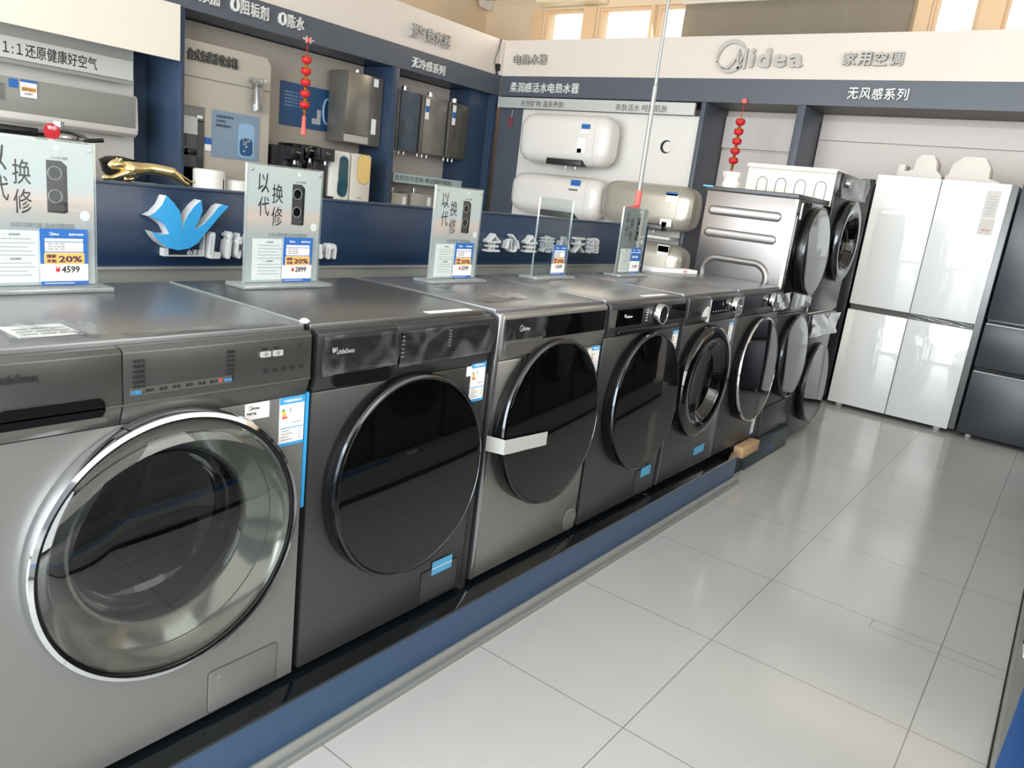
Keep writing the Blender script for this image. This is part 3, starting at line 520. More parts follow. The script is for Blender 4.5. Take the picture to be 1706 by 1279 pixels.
for s in (-1, 1): lathe('ear', [(.0045, 0), (.004, .005), (.001, .008), (0, .008)], (-.033, Y-.004+s*.008, 1.307), (.3, s*.5, 1), 'gold', lp, 10)
# ------------------------------------------------------------------ plinth
pl = thing('plinth', 'low blue plinth with a dark glossy top carrying the row of washers', 'plinth', (1, .3, 0), world=True)
box('blue_front', (-1.9, 2.775, -.056, -.036, .0, .1425), 'plinth_blue', pl); box('core', (-1.9, 2.765, -.035, .62, 0, .1425), 'black_box', pl); box('glossy_top', (-1.9, 2.78, -.060, .63, .143, .1525), 'dark_glass_top', pl, bev=.001)
prism('floor_trim', [(.0, 0), (.036, 0), (.036, .028), (.030, .028), (.022, .022), (.018, .0165), (.003, .0165), (0, .013)], (2.775, -.093, 0), 'east', 4.675, 'alu', pl)
# ------------------------------------------------------------------ appliances
def lean(o, cz, k=1.05):                                              # the door front leans back a little towards its top
    oz = ORG.get(root_of(o).name, Vector((0, 0, 0))).z
    for v in o.data.vertices: v.co.y *= 1-k*(v.co.z+oz-cz)
def disc_door(t, cx, cz, r, gm='black_gloss', ring='dark_chrome', th=.05):
    q = [lathe('door_ring', [(r-.02, 0), (r-.004, .0), (r, .006), (r, th-.010), (r-.003, th-.003), (r-.008, th), (r-.012, th-.002)], (cx, -.001, cz), (0, -1, 0), 'black_plastic', t, 96),
      lathe('door_rim', [(r-.0005, th-.011), (r+.0015, th-.008), (r-.001, th-.001), (r-.007, th+.0015), (r-.0085, th-.001)], (cx, -.001, cz), (0, -1, 0), ring, t, 96),
      lathe('door_glass', [(r-.009, th-.003), (r-.012, th-.0005), (r-.02, th), (0, th)], (cx, -.001, cz), (0, -1, 0), gm, t, 96)]
    for o in q: lean(o, cz)
def bowl_door(t, cx, cz, r):
    lathe('door_ring', [(r-.03, 0), (r-.004, 0), (r, .008), (r, .024), (r-.004, .034), (r-.012, .037), (r-.014, .028)], (cx, -.001, cz), (0, -1, 0), 'chrome', t, 128, label='polished chrome door ring')
    lathe('door_seal', [(r-.012, .030), (r-.016, .033), (r-.020, .030)], (cx, -.001, cz), (0, -1, 0), 'black_plastic', t, 128)
    lathe('funnel', [(r-.018, .026), (r-.03, .012), (r-.055, -.006), (r-.078, -.022), (r-.088, -.030), (r-.094, -.030)], (cx, -.001, cz), (0, -1, 0), 'funnel', t, 128)
    lathe('bowl_glass', [(r-.094, -.030), (r-.10, -.036), (r-.115, -.11), (r-.16, -.135), (0, -.142)], (cx, -.001, cz), (0, -1, 0), 'bowl_glass', t, 96)
    lathe('door_glass', [(r-.017, .031), (r-.03, .044), (r-.06, .053), (r-.12, .058), (0, .060)], (cx, -.001, cz), (0, -1, 0), 'door_glass', t, 128)
    lathe('gasket', [(r-.074, -.034), (r-.072, -.05), (r-.086, -.075), (r-.07, -.10)], (cx, -.001, cz), (0, -1, 0), 'rubber', t, 96)
    dr = lathe('drum', [(r-.07, -.10), (r-.03, -.105), (r-.025, -.42), (r-.06, -.44), (0, -.43)], (cx, -.001, cz), (0, -1, 0), 'drum', t, 96)
    for k in range(3):
        a = math.radians(35+120*k); c = Vector((cx+math.cos(a)*(r-.05), 0, cz+math.sin(a)*(r-.05)))
        b = Vector((cx+math.cos(a)*(r-.105), 0, cz+math.sin(a)*(r-.105))); p = Vector((-math.sin(a), 0, math.cos(a)))
        bm = bmesh.new(); q = [[bm.verts.new(v+Vector((0, yy, 0))) for v in (c+p*.05, b+p*.018, b-p*.018, c-p*.05)] for yy in (.15, .40)]
        for i in range(4): j = (i+1) % 4; bm.faces.new((q[0][i], q[0][j], q[1][j], q[1][i]))
        bm.faces.new(q[0][::-1]); bm.faces.new(q[1]); link('drum_lifter', bm, 'rubber', dr)
def porthole_door(t, cx, cz, r, ring='black_gloss'):
    lathe('door_ring', [(r-.02, 0), (r-.004, 0), (r, .01), (r, .035), (r-.006, .05), (r-.02, .058), (r-.06, .056), (r-.075, .048)], (cx, -.001, cz), (0, -1, 0), ring, t, 96)
    lathe('inner_rim', [(r-.072, .050), (r-.078, .052), (r-.084, .046), (r-.082, .042)], (cx, -.001, cz), (0, -1, 0), 'dark_chrome', t, 96)
    lathe('door_glass', [(r-.08, .046), (r-.09, .034), (r-.11, .012), (r-.15, .004), (0, .003)], (cx, -.001, cz), (0, -1, 0), 'black_gloss', t, 96)
def front_with_hole(t, w, z1, cx, cz, r, m):
    bm = bmesh.new(); ang = sorted([2*math.pi*k/96 for k in range(96)]+[math.atan2(zz-cz, xx-cx) % (2*math.pi) for xx in (0, w) for zz in (0, z1)])
    O, I = [], []
    for a in ang:
        c, s = math.cos(a), math.sin(a); t1 = ((w-cx)/c if c > 1e-9 else (-cx/c if c < -1e-9 else 1e9)); t2 = ((z1-cz)/s if s > 1e-9 else (-cz/s if s < -1e-9 else 1e9)); tt = min(t1, t2)
        O.append(Vector((cx+c*tt, 0, cz+s*tt))); I.append(Vector((cx+c*r, 0, cz+s*r)))
    L = []
    for P, y in ((O, 0.), (I, 0.), (I, .015), (O, .015)): L.append([bm.verts.new(p+Vector((0, y, 0))) for p in P])
    n = len(ang)
    for q in range(4):
        for k in range(n): j = (k+1) % n; bm.faces.new((L[q][k], L[q][j], L[(q+1) % 4][j], L[(q+1) % 4][k]))
    return link('front_panel', bm, m, t)
def energy_label(t, x, z, w, h, qr=True):
    e = box('energy_label', (x, x+w, -.0012, -.0002, z, z+h), 'white_paper', t, label='white and blue energy label')
    box('header', (x, x+w, -.0022, -.0012, z+h*.86, z+h), 'label_blue', e); box('footer', (x, x+w, -.0022, -.0012, z, z+h*.06), 'label_blue', e); box('rule', (x+.002, x+w-.002, -.002, -.0012, z+h*.36, z+h*.375), 'label_blue', e)
    text('lettering', '中国能效标识', (x+w*.14, -.0022, z+h*.895), 'front', h*.06, 'ink_white', e, w=w*.72)
    for k, mm in enumerate(('label_green', 'label_yellow', 'tag_orange', 'label_red')): box('grade_bar', (x+w*.1, x+w*(.2+.035*k), -.002, -.0012, z+h*(.72-.05*k), z+h*(.76-.05*k)), mm, e)
    text('lettering', '1', (x+w*.42, -.0012, z+h*.70), 'front', h*.07, 'ink', e)
    for k in range(4): box('small_print', (x+w*.1, x+w*(.55 if k % 2 else .4), -.0018, -.0012, z+h*(.30-.06*k), z+h*(.315-.06*k)), 'ink_soft', e); box('small_print', (x+w*.8, x+w*.9, -.0018, -.0012, z+h*(.30-.06*k), z+h*(.315-.06*k)), 'ink_soft', e)
    box('small_print', (x+w*.5, x+w*.9, -.0018, -.0012, z+h*.46, z+h*.475), 'ink_soft', e)
def cabinet(t, w, h, d, side, top, feet=True, hollow=False, y0=.016):
    zt = h-.025
    if hollow: boxes('cabinet', [(0, .008, y0, d, .0, zt), (w-.008, w, y0, d, .0, zt), (.008, w-.008, d-.008, d, 0, zt), (.008, w-.008, y0, d-.008, 0, .008)], side, t, bev=.002)
    else: box('cabinet', (0, w, y0, d, 0, zt), side, t, bev=.004)
    box('top_panel', (-.001, w+.001, .0165, d+.012, zt+.001, h), top, t, bev=.003, seg=3)
    if feet:
        for xx in (.05, w-.05):
            for yy in (.06, d-.06): cyl('foot', .02, (xx, yy, -.001), (0, 0, -1), .0185, 'black_plastic', t, 16)
def console(t, w, z0, z1, m, low=None, bulge=.014, x0=0, x1=None):
    x1 = w if x1 is None else x1; zm = z0+(z1-z0)*.30
    return prism('control_panel', [(-.014, z0), (.001, z0), (bulge, zm), (bulge-.002, z1-.008), (bulge-.010, z1), (-.014, z1)], (x0, 0, 0), (Vector((0, -1, 0)), Vector((0, 0, 1))), x1-x0, m, t, bev=.0015)
ZB = .172
# --- first washer: silver with a chrome bowl door
w1 = thing('washing_machine', 'silver front loader with chrome bowl door, nearest in the row', 'washing machine', (-.640, 0, ZB))
W1 = .628; cabinet(w1, W1, .85, .57, 'silver_paint', 'silver_top', hollow=True); front_with_hole(w1, W1, .698, .325, .444, .222, 'silver_paint')
bowl_door(w1, .325, .444, .272)
console(w1, W1, .7, .839, 'panel_silver', x0=.2275); console(w1, W1, .7, .839, 'panel_silver', x1=.2255)
boxes('panel_chamfer', [(.002, W1-.002, -.0165, -.0135, .737, .740)], 'panel_low', w1)
hr = prism('drawer_handle', rrect(.165, .036, .014), (.03, -.0165, .722), 'front', .003, 'black_plastic', w1, label='dark recessed drawer grip'); prism('grip_lip', rrect(.17, .010, .004), (.0275, -.017, .714), 'front', .004, 'panel_low', w1)
text('lettering', 'LittleSwan', (.028, -.0145, .818-.0), 'front', .016, 'ink', w1, w=.066) if False else text('lettering', 'LittleSwan', (.030, -.0145, .799), 'front', .015, 'ink', w1, w=.062)
for k in range(7): text('lettering', ('混合洗', '智能洗', '羽绒服', '快速洗', '除菌洗', '筒自洁', '单脱水')[k], (.243, -.0145, .812-.0095*k), 'front', .0065, 'ink', w1, w=.022)
for k in range(7): text('lettering', ('婴童', '内衣', '羊毛', '真丝', '大件', '牛仔', '衬衫')[k], (.425, -.0145, .812-.0088*k), 'front', .006, 'ink', w1, w=.018)
prism('touch_strip', rrect(.20, .014, .003), (.237, -.0152, .765-.012), 'front', .0006, 'panel_low', w1)
for k in range(6): text('lettering', ('预约', '温度', '转速', '漂洗', '洗涤', '脱水')[k], (.265+.025*k, -.0153, .757), 'front', .0065, 'ink', w1, w=.016)
text('lettering', '已智能', (.24, -.0153, .7555), 'front', .0065, 'label_blue', w1, w=.018); text('lettering', '洗衣液', (.421, -.0153, .757), 'front', .006, 'label_blue', w1, w=.015); text('lettering', '即', (.409, -.0153, .757), 'front', .007, 'label_red', w1)
for xx, s in ((.500, '启动'), (.529, '电源')):
    b = prism('push_button', rrect(.024, .012, .002), (xx, -.0165, .796), 'front', .003, 'sign_silver', w1); text('lettering', s, (xx+.004, -.0145, .811), 'front', .005, 'ink', w1)
    tube('symbol', [(xx+.012+.003*math.cos(a), -.0167, .802+.003*math.sin(a)) for a in [k*math.pi/6 for k in range(12)]], .0005, 'ink', b, 5, True)
for k in range(5): prism('icon', rrect(.009, .009, .002), (.51+.022*k, -.0152, .762), 'front', .0006, 'ink', w1)
tube('indicator', [(.595+.004*math.cos(a), -.0148, .815+.0025*math.sin(a)) for a in [k*math.pi/6 for k in range(12)]], .0006, 'ink', w1, 5, True)
ql = box('paper_label', (.478, .536, -.0012, -.0002, .662, .703-.006), 'white_paper', w1); text('lettering', '专供产品', (.482, -.0012, .672), 'front', .006, 'ink', ql, w=.022); midea((.486, -.0012, .682), 'front', .010, 'ink', ql, .0003)
energy_label(w1, .562, .588, .064, .11)
hh = prism('filter_hatch', rrect(.172, .10, .008), (.409, -.0025, .003+.001), 'front', .0022, 'silver_paint', w1, bev=.0008); prism('hatch_gap', rrect(.178, .106, .010), (.406, -.0006, .001), 'front', .0008, 'letter_dark', w1); text('lettering', '开', (.43, -.0026, .08), 'front', .007, 'ink_soft', w1)
bk = film('plastic_bag', [(.08, .05, .8515), (.23, .04, .8515), (.21, .175, .8515), (.10, .17, .8515)], 'film', w1, amp=.010, n=(0, 0, 1), seed=3)
lf = box('leaflet', (.10, .20, .07, .16, .8506, .8514), 'white_paper', w1); boxes('small_print', [(.11+.03*(k % 3), .135+.03*(k % 3), .085+.02*(k//3), .094+.02*(k//3), .8515, .8517) for k in range(9)], 'ink_soft', lf)
film('protective_film', [(.26, .012, .8505), (.59, .018, .8505), (.59, .052, .8505), (.25, .045, .8505)], 'film', w1, amp=.004, n=(0, 0, 1), seed=5)
# --- second: graphite, black disc door, wrapped console
w2 = thing('washing_machine', 'graphite front loader with film over its black controls, right of the chrome door washer', 'washing machine', (.006, 0, ZB))
W2 = .602; cabinet(w2, W2, .85, .57, 'graphite', 'dark_top'); box('front_panel', (0, W2, 0, .015, 0, .698), 'graphite', w2, bev=.004)
console(w2, W2, .7, .839, 'graphite_dark', x1=.231); console(w2, W2, .7, .839, 'graphite_dark', x0=.233)
box('display_glass', (.014, .224, -.0158, -.0135, .748, .838-.02), 'black_gloss', w2); box('display_glass', (.24, W2-.012, -.0158, -.0135, .740, .816), 'black_gloss', w2)
disc_door(w2, .304, .445, .265)
prism('drawer_handle', rrect(.17, .032, .012), (.045, -.0165, .708), 'front', .004, 'black_plastic', w2)
prism('swan_mark', [((a-.015)*.07, (b-1.085)*.09) for a, b in swan], (.035, -.0162, .788), 'front', .0004, 'ink_white', w2); text('lettering', 'LittleSwan', (.05, -.0158, .784), 'front', .011, 'ink_white', w2, w=.05)
for k in range(6): text('lettering', ('混合', '智能', '羽绒', '快洗', '除菌', '自洁')[k], (.25, -.0158, .805-.010*k), 'front', .005, 'ink_soft', w2); text('lettering', ('婴童', '内衣', '羊毛', '真丝', '大件', '牛仔')[k], (.42, -.0158, .808-.008*k), 'front', .005, 'ink_soft', w2)
film('protective_film', [(.006, -.0185, .738), (.236, -.0185, .742), (.242, -.0185, .828), (.008, -.0185, .828)], 'film', w2, amp=.004, seed=2); film('protective_film', [(.24, -.0185, .734), (.60, -.0185, .738), (.605, -.0185, .826), (.245, -.0185, .822)], 'film', w2, amp=.004, seed=8)
energy_label(w2, .545, .592, .062, .115); box('barcode_label', (.525, .545, -.0012, -.0002, .67, .704-.006), 'white_paper', w2)
prism('hatch_gap', rrect(.158, .102, .006), (.416, -.0008, .006), 'front', .0008, 'black_matte', w2); prism('filter_hatch', rrect(.152, .096, .005), (.419, -.0022, .009), 'front', .0016, 'graphite', w2); box('blue_tape', (.46, .545, -.0034, -.0024, .085, .127), 'tape_blue', w2)
box('tape_fold', (.46, .545, -.0042, -.0034, .104, .107), 'letter_face', w2)
box('paper_strip', (.38, .55, .02, .045, .8505, .8515), 'white_paper', w2)
tag(box('foam_strip', (.615, .640, .005, .05, .30, .985), 'rubber', bev=.004), 'dark speckled foam strip wedged between the graphite washer and the titanium washer', 'foam')
bpy.data.objects['foam_strip'].location.z = .1527
eb = thing('edge_protector', 'thin clear edge strip with a white end between the two nearest washer tops', 'edge protector', (-.003, .28, 1.0225), world=True)
box('strip', (-.0045, -.0015, .03, .57, 1.015, 1.0245), 'acrylic_edge', eb); lathe('end_piece', [(0, 0), (.009, 0), (.012, .004), (.007, .009), (0, .011)], (-.004, .025, 1.0228), (0, 0, 1), 'white_plastic', eb, 12)
tag(box('cardboard_strip', (-.0095, -.0005, .001, .03, .60, .872), 'swan_blue'), 'bright blue strip in the gap right of the chrome door washer', 'strip')
# --- third: titanium, tall black disc door
w3 = thing('washing_machine', 'titanium front loader with a black disc door and striped tape, third in the row', 'washing machine', (.652, 0, ZB))
W3 = .600; cabinet(w3, W3, .85, .57, 'titanium_edge', 'silver_top'); box('front_panel', (0, W3, 0, .015, 0, .698), 'titanium', w3, bev=.006)
box('edge_trim', (-.002, .016, -.003, .02, .003, .838), 'titanium_edge', w3, bev=.0029, label='bright silver edge'); console(w3, W3, .7, .839, 'titanium', bulge=.008, x0=.0165)
box('display_glass', (.022, .215, -.0105, -.0075, .760, .822), 'black_gloss', w3); box('display_glass', (.218, .59, -.0105, -.0075, .753, .822), 'black_gloss', w3)
midea((.09, -.0106, .782), 'front', .02, 'ink_white', w3, .0004); disc_door(w3, .290, .478, .270)
film('protective_film', [(.012, -.0125, .756), (.222, -.0125, .758), (.226, -.0125, .826), (.016, -.0125, .826)], 'film', w3, amp=.003, seed=12)
prism('handle_recess', rrect(.17, .04, .012), (.03, -.0095, .712), 'front', .002, 'panel_low', w3)
cyl('filter_cap', .043, (.553, -.0006, .036+.012), (0, -1, 0), .003, 'titanium', w3, 48); lathe('cap_gap', [(.043, .0), (.0455, .0008), (.0455, 0)], (.553, -.0003, .048), (0, -1, 0), 'letter_dark', w3, 48)
st3 = film('striped_tape', [(.018, -.0585, .428), (.235, -.0625, .418), (.235, -.0615, .462), (.018, -.0575, .474)], 'tape_stripe', w3, amp=.0006, seed=6, label='pale striped packing tape')
film('tape_end', [(-.002, -.004, .43), (.018, -.0588, .428), (.018, -.0578, .474), (-.002, -.004, .478)], 'tape_stripe', st3, 3, 6, amp=.0006, seed=6)
energy_label(w3, .54, .588, .055, .108); box('barcode_label', (.518, .539, -.0012, -.0002, .65, .69), 'white_paper', w3)
film('plastic_bag', [(.05, .09, .851), (.3, .12, .851), (.27, .20, .851), (.06, .16, .851)], 'film', w3, amp=.008, n=(0, 0, 1), seed=9); film('plastic_bag', [(.05, .28, .851), (.17, .31, .851), (.16, .34, .851), (.06, .32, .851)], 'film', w3, amp=.012, n=(0, 0, 1), seed=10)
# --- fourth: dark with knob
def knob(t, x, z, r=.042, y=-.015):
    lathe('knob', [(r*.86, 0), (r, .003), (r, .022), (r*.93, .028), (r*.80, .028), (r*.78, .024)], (x, y, z), (0, -1, 0), 'chrome', t, 48, label='silver programme knob'); cyl('knob_face', r*.79, (x, y-.001, z), (0, -1, 0), .0245, 'black_plastic', t, 32)
w4 = thing('washing_machine', 'dark graphite front loader with a silver knob and glossy disc door, fourth in the row', 'washing machine', (1.272, 0, ZB))
W4 = .615; cabinet(w4, W4, .85, .57, 'graphite_dark', 'silver_top'); box('front_panel', (0, W4, 0, .015, 0, .718), 'graphite', w4, bev=.004); console(w4, W4, .72, .839, 'graphite_dark', bulge=.012)
box('display_glass', (.04, .61, -.0140, -.0115, .757, .818), 'black_gloss', w4); box('side_insert', (.004, .038, -.0140, -.0115, .757, .818), 'panel_low', w4); box('dial_field', (.235, .44, -.0146, -.0141, .758, .817), 'graphite_dark', w4)
knob(w4, .358, .797-.008, .040); disc_door(w4, .329, .448, .272)
prism('swan_mark', [((a-.015)*.06, (b-1.085)*.08) for a, b in swan], (.095, -.0144, .789), 'front', .0004, 'ink_white', w4); text('lettering', 'LittleSwan', (.11, -.014, .786), 'front', .008, 'ink_white', w4, w=.045)
for k in range(5): text('lettering', ('棉麻', '快洗', '羽绒', '羊毛', '脱水')[k], (.265, -.0148, .806-.010*k), 'front', .005, 'ink_white', w4); text('lettering', ('除菌', '自洁', '大件', '童装', '漂洗')[k], (.41, -.0148, .806-.010*k), 'front', .005, 'ink_white', w4)
prism('handle_lip', rrect(.5, .022, .010), (.06, -.020, .722), 'front', .012, 'black_plastic', w4, bev=.003)
energy_label(w4, .56, .60, .05, .105); prism('hatch_gap', rrect(.16, .11, .006), (.43, -.0008, .008), 'front', .0008, 'black_matte', w4); prism('filter_hatch', rrect(.154, .104, .005), (.433, -.0022, .011), 'front', .0016, 'graphite', w4); box('blue_tape', (.475, .56, -.0034, -.0024, .08, .122), 'tape_blue', w4)
box('paper_strip', (.30, .50, .02, .045, .8505, .8515), 'white_paper', w4)
# --- fifth: dark with ring porthole
w5 = thing('washing_machine', 'grey front loader with a thick black ring porthole, fifth in the row', 'washing machine', (1.915, 0, ZB))
W5 = .600; cabinet(w5, W5, .85, .57, 'titanium_edge', 'silver_top'); box('front_panel', (0, W5, 0, .015, 0, .718), 'graphite', w5, bev=.006); [box('edge_trim', (a, a+.005, -.004, .02, .003, .838), 'titanium_edge', w5, label='bright silver edge') for a in (-.001, W5-.004)]; console(w5, W5, .72, .839, 'graphite_dark', x0=.005, x1=.229); console(w5, W5, .72, .839, 'graphite_dark', x0=.232, x1=W5-.005)
box('display_glass', (.236, .585, -.0158, -.0135, .757, .818), 'black_gloss', w5); box('panel_seam', (.229, .232, -.016, .0, .722, .822), 'letter_face', w5)
prism('drawer_pull', [(0, 0), (.06, 0), (.06, .04), (.04, .045), (.015, .03), (0, .012)], (.155, -.0165, .75), 'front', .003, 'letter_face', w5, label='pale drawer pull'); box('drawer_text', (.045, .13, -.0162, -.0136, .757, .775), 'black_plastic', w5)
knob(w5, .50, .789, .036); porthole_door(w5, .252, .452, .258)
for k in range(6): text('lettering', ('预约', '温度', '转速', '洗涤', '漂洗', '启动')[k], (.26+.03*k, -.0158, .765), 'front', .006, 'ink_soft', w5)
film('protective_film', [(.44, -.0475, .735), (.60, -.022, .74), (.60, -.022, .826), (.46, -.0475, .826)], 'film', w5, amp=.004, seed=21)
box('blue_tape', (.38, .50, -.0016, -.0006, .06, .10), 'tape_blue', w5); energy_label(w5, .535, .60, .05, .10)
# --- sixth: dark, chrome rim disc
w6 = thing('washing_machine', 'dark front loader with a chrome rimmed door overhanging the plinth end, last in the row', 'washing machine', (2.537, 0, ZB))
W6 = .60; cabinet(w6, W6, .85, .57, 'silver_paint', 'silver_top'); box('front_panel', (0, W6, 0, .015, 0, .718), 'graphite', w6, bev=.006); console(w6, W6, .72, .839, 'graphite_dark', bulge=.012)
box('display_glass', (.01, .40, -.0140, -.0115, .757, .818), 'black_gloss', w6); knob(w6, .40, .789, .036)
film('protective_film', [(.36, -.046, .738), (.602, -.046, .742), (.602, -.046, .828), (.37, -.046, .828)], 'film', w6, amp=.006, seed=22); disc_door(w6, .322, .430, .275, ring='chrome')
energy_label(w6, .54, .02, .05, .10)
# --- dark dryer and washer tower on a base
bs = thing('pedestal', 'dark pedestal base with a blue logo under the shorter tower', 'pedestal', (3.3, .25, 0), world=True)
box('body', (3.00, 3.735, -.03, .55, 0, .136), 'base_dark', bs, bev=.004); midea((3.28, -.0305, .028), 'front', .075, 'deep_blue', bs, .0006)
def unit(name, lb, x, z, w, h, d, side, front, top, zc, door, dz, dr, y=0, feet=False):
    t = thing(name, lb, 'washing machine' if name == 'washing_machine' else 'dryer', (x, y, z)); cabinet(t, w, h, d, side, top, feet)
    box('front_panel', (0, w, 0, .015, 0, zc-.002), front, t, bev=.005)
    if zc < h-.03: console(t, w, zc, h-.011, front, bulge=.012)
    door(t, w*.5+.01, dz, dr); return t
A1 = unit('washing_machine', 'dark washing machine at the bottom of the shorter tower', 3.150, .1375, .59, .745, .53, 'stack_silver', 'graphite_dark', 'graphite_dark', .718, disc_door, .475, .245)
box('filter_panel', (.06, .57, -.006, -.0005, .01, .185), 'graphite', A1, bev=.002)
A2 = unit('tumble_dryer', 'silver sided dryer with a black front on top of the shorter tower', 3.150, .8835, .59, .628, .53, 'stack_silver', 'black_gloss', 'graphite_dark', .60, disc_door, .335, .245)
def emboss(t, y0, y1, z0, z1, m='stack_silver'):
    r = (z1-z0)/2; bm = bmesh.new(); n = 12; prof = [(1.0, 0), (.93, .004), (.75, .0075), (.4, .009)]
    rings = []
    for s, hgt in prof:
        ring = []
        for k in range(n+1): a = math.pi/2+math.pi*k/n; ring.append((y1-r-r*s*math.cos(a), (z0+z1)/2+r*s*math.sin(a)))
        for k in range(n+1): a = -math.pi/2+math.pi*k/n; ring.append((y0+r-r*s*math.cos(a), (z0+z1)/2+r*s*math.sin(a)))
        rings.append([bm.verts.new((-hgt, p, q)) for p, q in ring])
    for A, B in zip(rings, rings[1:]):
        for k in range(len(A)): j = (k+1) % len(A); bm.faces.new((A[k], A[j], B[j], B[k]))
    bm.faces.new(rings[-1]); return link('embossed_bar', bm, m, t, smooth=1.2)
emboss(A2, .085, .505, .472, .524); emboss(A2, .09, .508, .35, .40)
pts = []
for k in range(40):
    a = 2*math.pi*k/40; cy, cz, hw, r = .295, .155, .105, .085
    pts.append((.0105, cy+(hw if math.cos(a) > 0 else -hw)+r*math.cos(a), cz+r*math.sin(a)))
tube('embossed_loop', pts, .0225, 'stack_silver', A2, 12, True)
box('edge_trim', (-.0015, .0, .012, .03, .004, .60), 'cream_side', A2); box('blue_tape', (-.002, .05, .50, .56, .622, .6295), 'tape_blue', A2); box('spec_sticker', (.02, .05, -.0015, -.0003, .50, .585), 'white_paper', A2)
bg = thing('plastic_bag', 'crumpled pale plastic wrapping standing on the shorter tower', 'plastic bag', (3.30, .46, 1.5125))
lathe('wrapping', [(0, 0), (.045, .0), (.05, .02), (.042, .045), (.055, .075), (.06, .09), (.05, .07), (.03, .02)], (0, 0, 0), (0, 0, 1), 'ac_white', bg, 9, smooth=.1); box('lid', (-.06, .03, -.05, .05, .0, .003), 'white_plastic', bg)
# --- taller tower
B1 = unit('washing_machine', 'dark washing machine with crumpled film on its controls, bottom of the taller tower', 3.762, .0245, .60, .82, .55, 'cream_side', 'graphite_dark', 'cream_side', .67, disc_door, .35, .262, feet=True)
film('protective_film', [(.01, -.016, .67), (.605, -.02, .66), (.605, -.02, .80), (.01, -.016, .815)], 'wrap', B1, amp=.014, seed=31)
B2 = unit('tumble_dryer', 'cream sided machine with a porthole and film on its controls, top of the taller tower', 3.762, .8455, .60, .85, .55, 'cream_side', 'graphite_dark', 'cream_side', .71, lambda t, a, b, c: porthole_door(t, a, b, c, 'dark_chrome'), .44, .25)
for yc in (.448, .331, .212, .092):
    tube('side_groove', [(-.001, yc+.031, .60), (-.001, yc+.031, .742)]+[(-.001, yc+.031*math.cos(a), .742+.031*math.sin(a)) for a in [math.pi*k/10 for k in range(1, 10)]]+[(-.001, yc-.031, .742), (-.001, yc-.031, .60)], .0022, 'letter_dark', B2, 6)
box('side_seam', (-.001, .0, .02, .548, .818, .8215), 'grey_strip', B2); film('protective_film', [(.005, -.018, .69), (.605, -.026, .70), (.605, -.026, .845), (.005, -.018, .845)], 'film', B2, amp=.012, seed=33); knob(B2, .12, .78, .025)
wbk = box('wood_block', (2.86, 3.11, -.055, -.0, .108, .168), 'wood', bev=.004); tag(wbk, 'raw wooden block under the last washer of the row', 'wood block')
tag(box('black_crate', (2.815, 2.985, -.02, .50, 0, .1075), 'black_box', bev=.004), 'black crate on the floor between plinth and pedestal', 'crate')
# ------------------------------------------------------------------ fridges
fr = thing('refrigerator', 'white four door refrigerator against the back wall', 'refrigerator', (5.6, -.305, 0), world=True)
box('body', (5.297, 5.93, -.776, .122, .035, 1.785), 'fridge_grey', fr, bev=.004)
for (y0, y1, z0, z1) in ((-.302, .124, .822, 1.79), (-.735, -.308, .822, 1.79), (-.302, .124, .034, .778), (-.735, -.308, .034, .778)): box('door', (5.25, 5.296, y0, y1, z0, z1), 'white_gloss', fr, bev=.003)
box('handle_channel', (5.29, 5.2965, -.73, .12, .779, .821), 'letter_dark', fr); film('protective_film', [(5.285, -.30, .782), (5.285, -.72, .782), (5.285, -.72, .819), (5.285, -.30, .819)], 'film', fr, amp=.006, n=(-1, 0, 0), seed=40)
for yy in (-.66, .05): cyl('foot', .025, (5.34, yy, 0), (0, 0, 1), .034, 'white_plastic', fr, 16)
for yy in (-.66, .05): cyl('foot', .025, (5.85, yy, 0), (0, 0, 1), .034, 'white_plastic', fr, 16)
e = box('energy_label', (5.248, 5.2498, -.685, -.60, 1.555, 1.74), 'letter_grey', fr); boxes('small_print', [(5.2474, 5.248, -.67, -.615-.01*(k % 2), 1.58+.02*k, 1.585+.02*k) for k in range(7)], 'ink_soft', e)
e = box('price_tag', (5.248, 5.2498, -.69, -.60, 1.44, 1.55), 'letter_grey', fr); text('lettering', '¥5799', (5.248, -.625, 1.465), 'west', .014, 'ink_red', e)
f2 = thing('refrigerator', 'dark slate refrigerator with drawers at the right edge of the photo', 'refrigerator', (5.6, -1.24, 0), world=True)
box('body', (5.297, 5.93, -1.64, -.80, .03, 1.83), 'fridge_grey', f2, bev=.004)
for (y0, y1, z0, z1) in ((-1.21, -.797, .875, 1.835), (-1.64, -1.216, .875, 1.835)): box('door', (5.25, 5.296, y0, y1, z0, z1), 'fridge_dark', f2, bev=.003)
for z0, z1 in ((.53, .835), (.035, .49)): dd = box('drawer', (5.25, 5.296, -1.64, -.797, z0, z1), 'fridge_dark', f2, bev=.003); box('handle_lip', (5.252, 5.296, -1.635, -.80, z1+.001, z1+.009), 'alu', dd)
box('handle_channel', (5.288, 5.2965, -1.63, -.805, .04, .86), 'black_matte', f2)
for yy in (-.87, -1.57):
    for xx in (5.34, 5.86): cyl('foot', .02, (xx, yy, 0), (0, 0, 1), .029, 'white_plastic', f2, 16)
f3 = thing('refrigerator', 'black refrigerator almost hidden between the taller tower and the white refrigerator', 'refrigerator', (5.65, .58, 0), world=True)
box('body', (5.36, 5.93, .16, .96, .03, 1.73), 'fridge_black', f3, bev=.004); box('door', (5.31, 5.358, .155, .558, .04, 1.755), 'fridge_black', f3, bev=.003); box('door', (5.31, 5.358, .562, .962, .04, 1.755), 'fridge_black', f3, bev=.003)
for yy in (.2, .9):
    for xx in (5.4, 5.86): cyl('foot', .02, (xx, yy, 0), (0, 0, 1), .029, 'black_plastic', f3, 16)
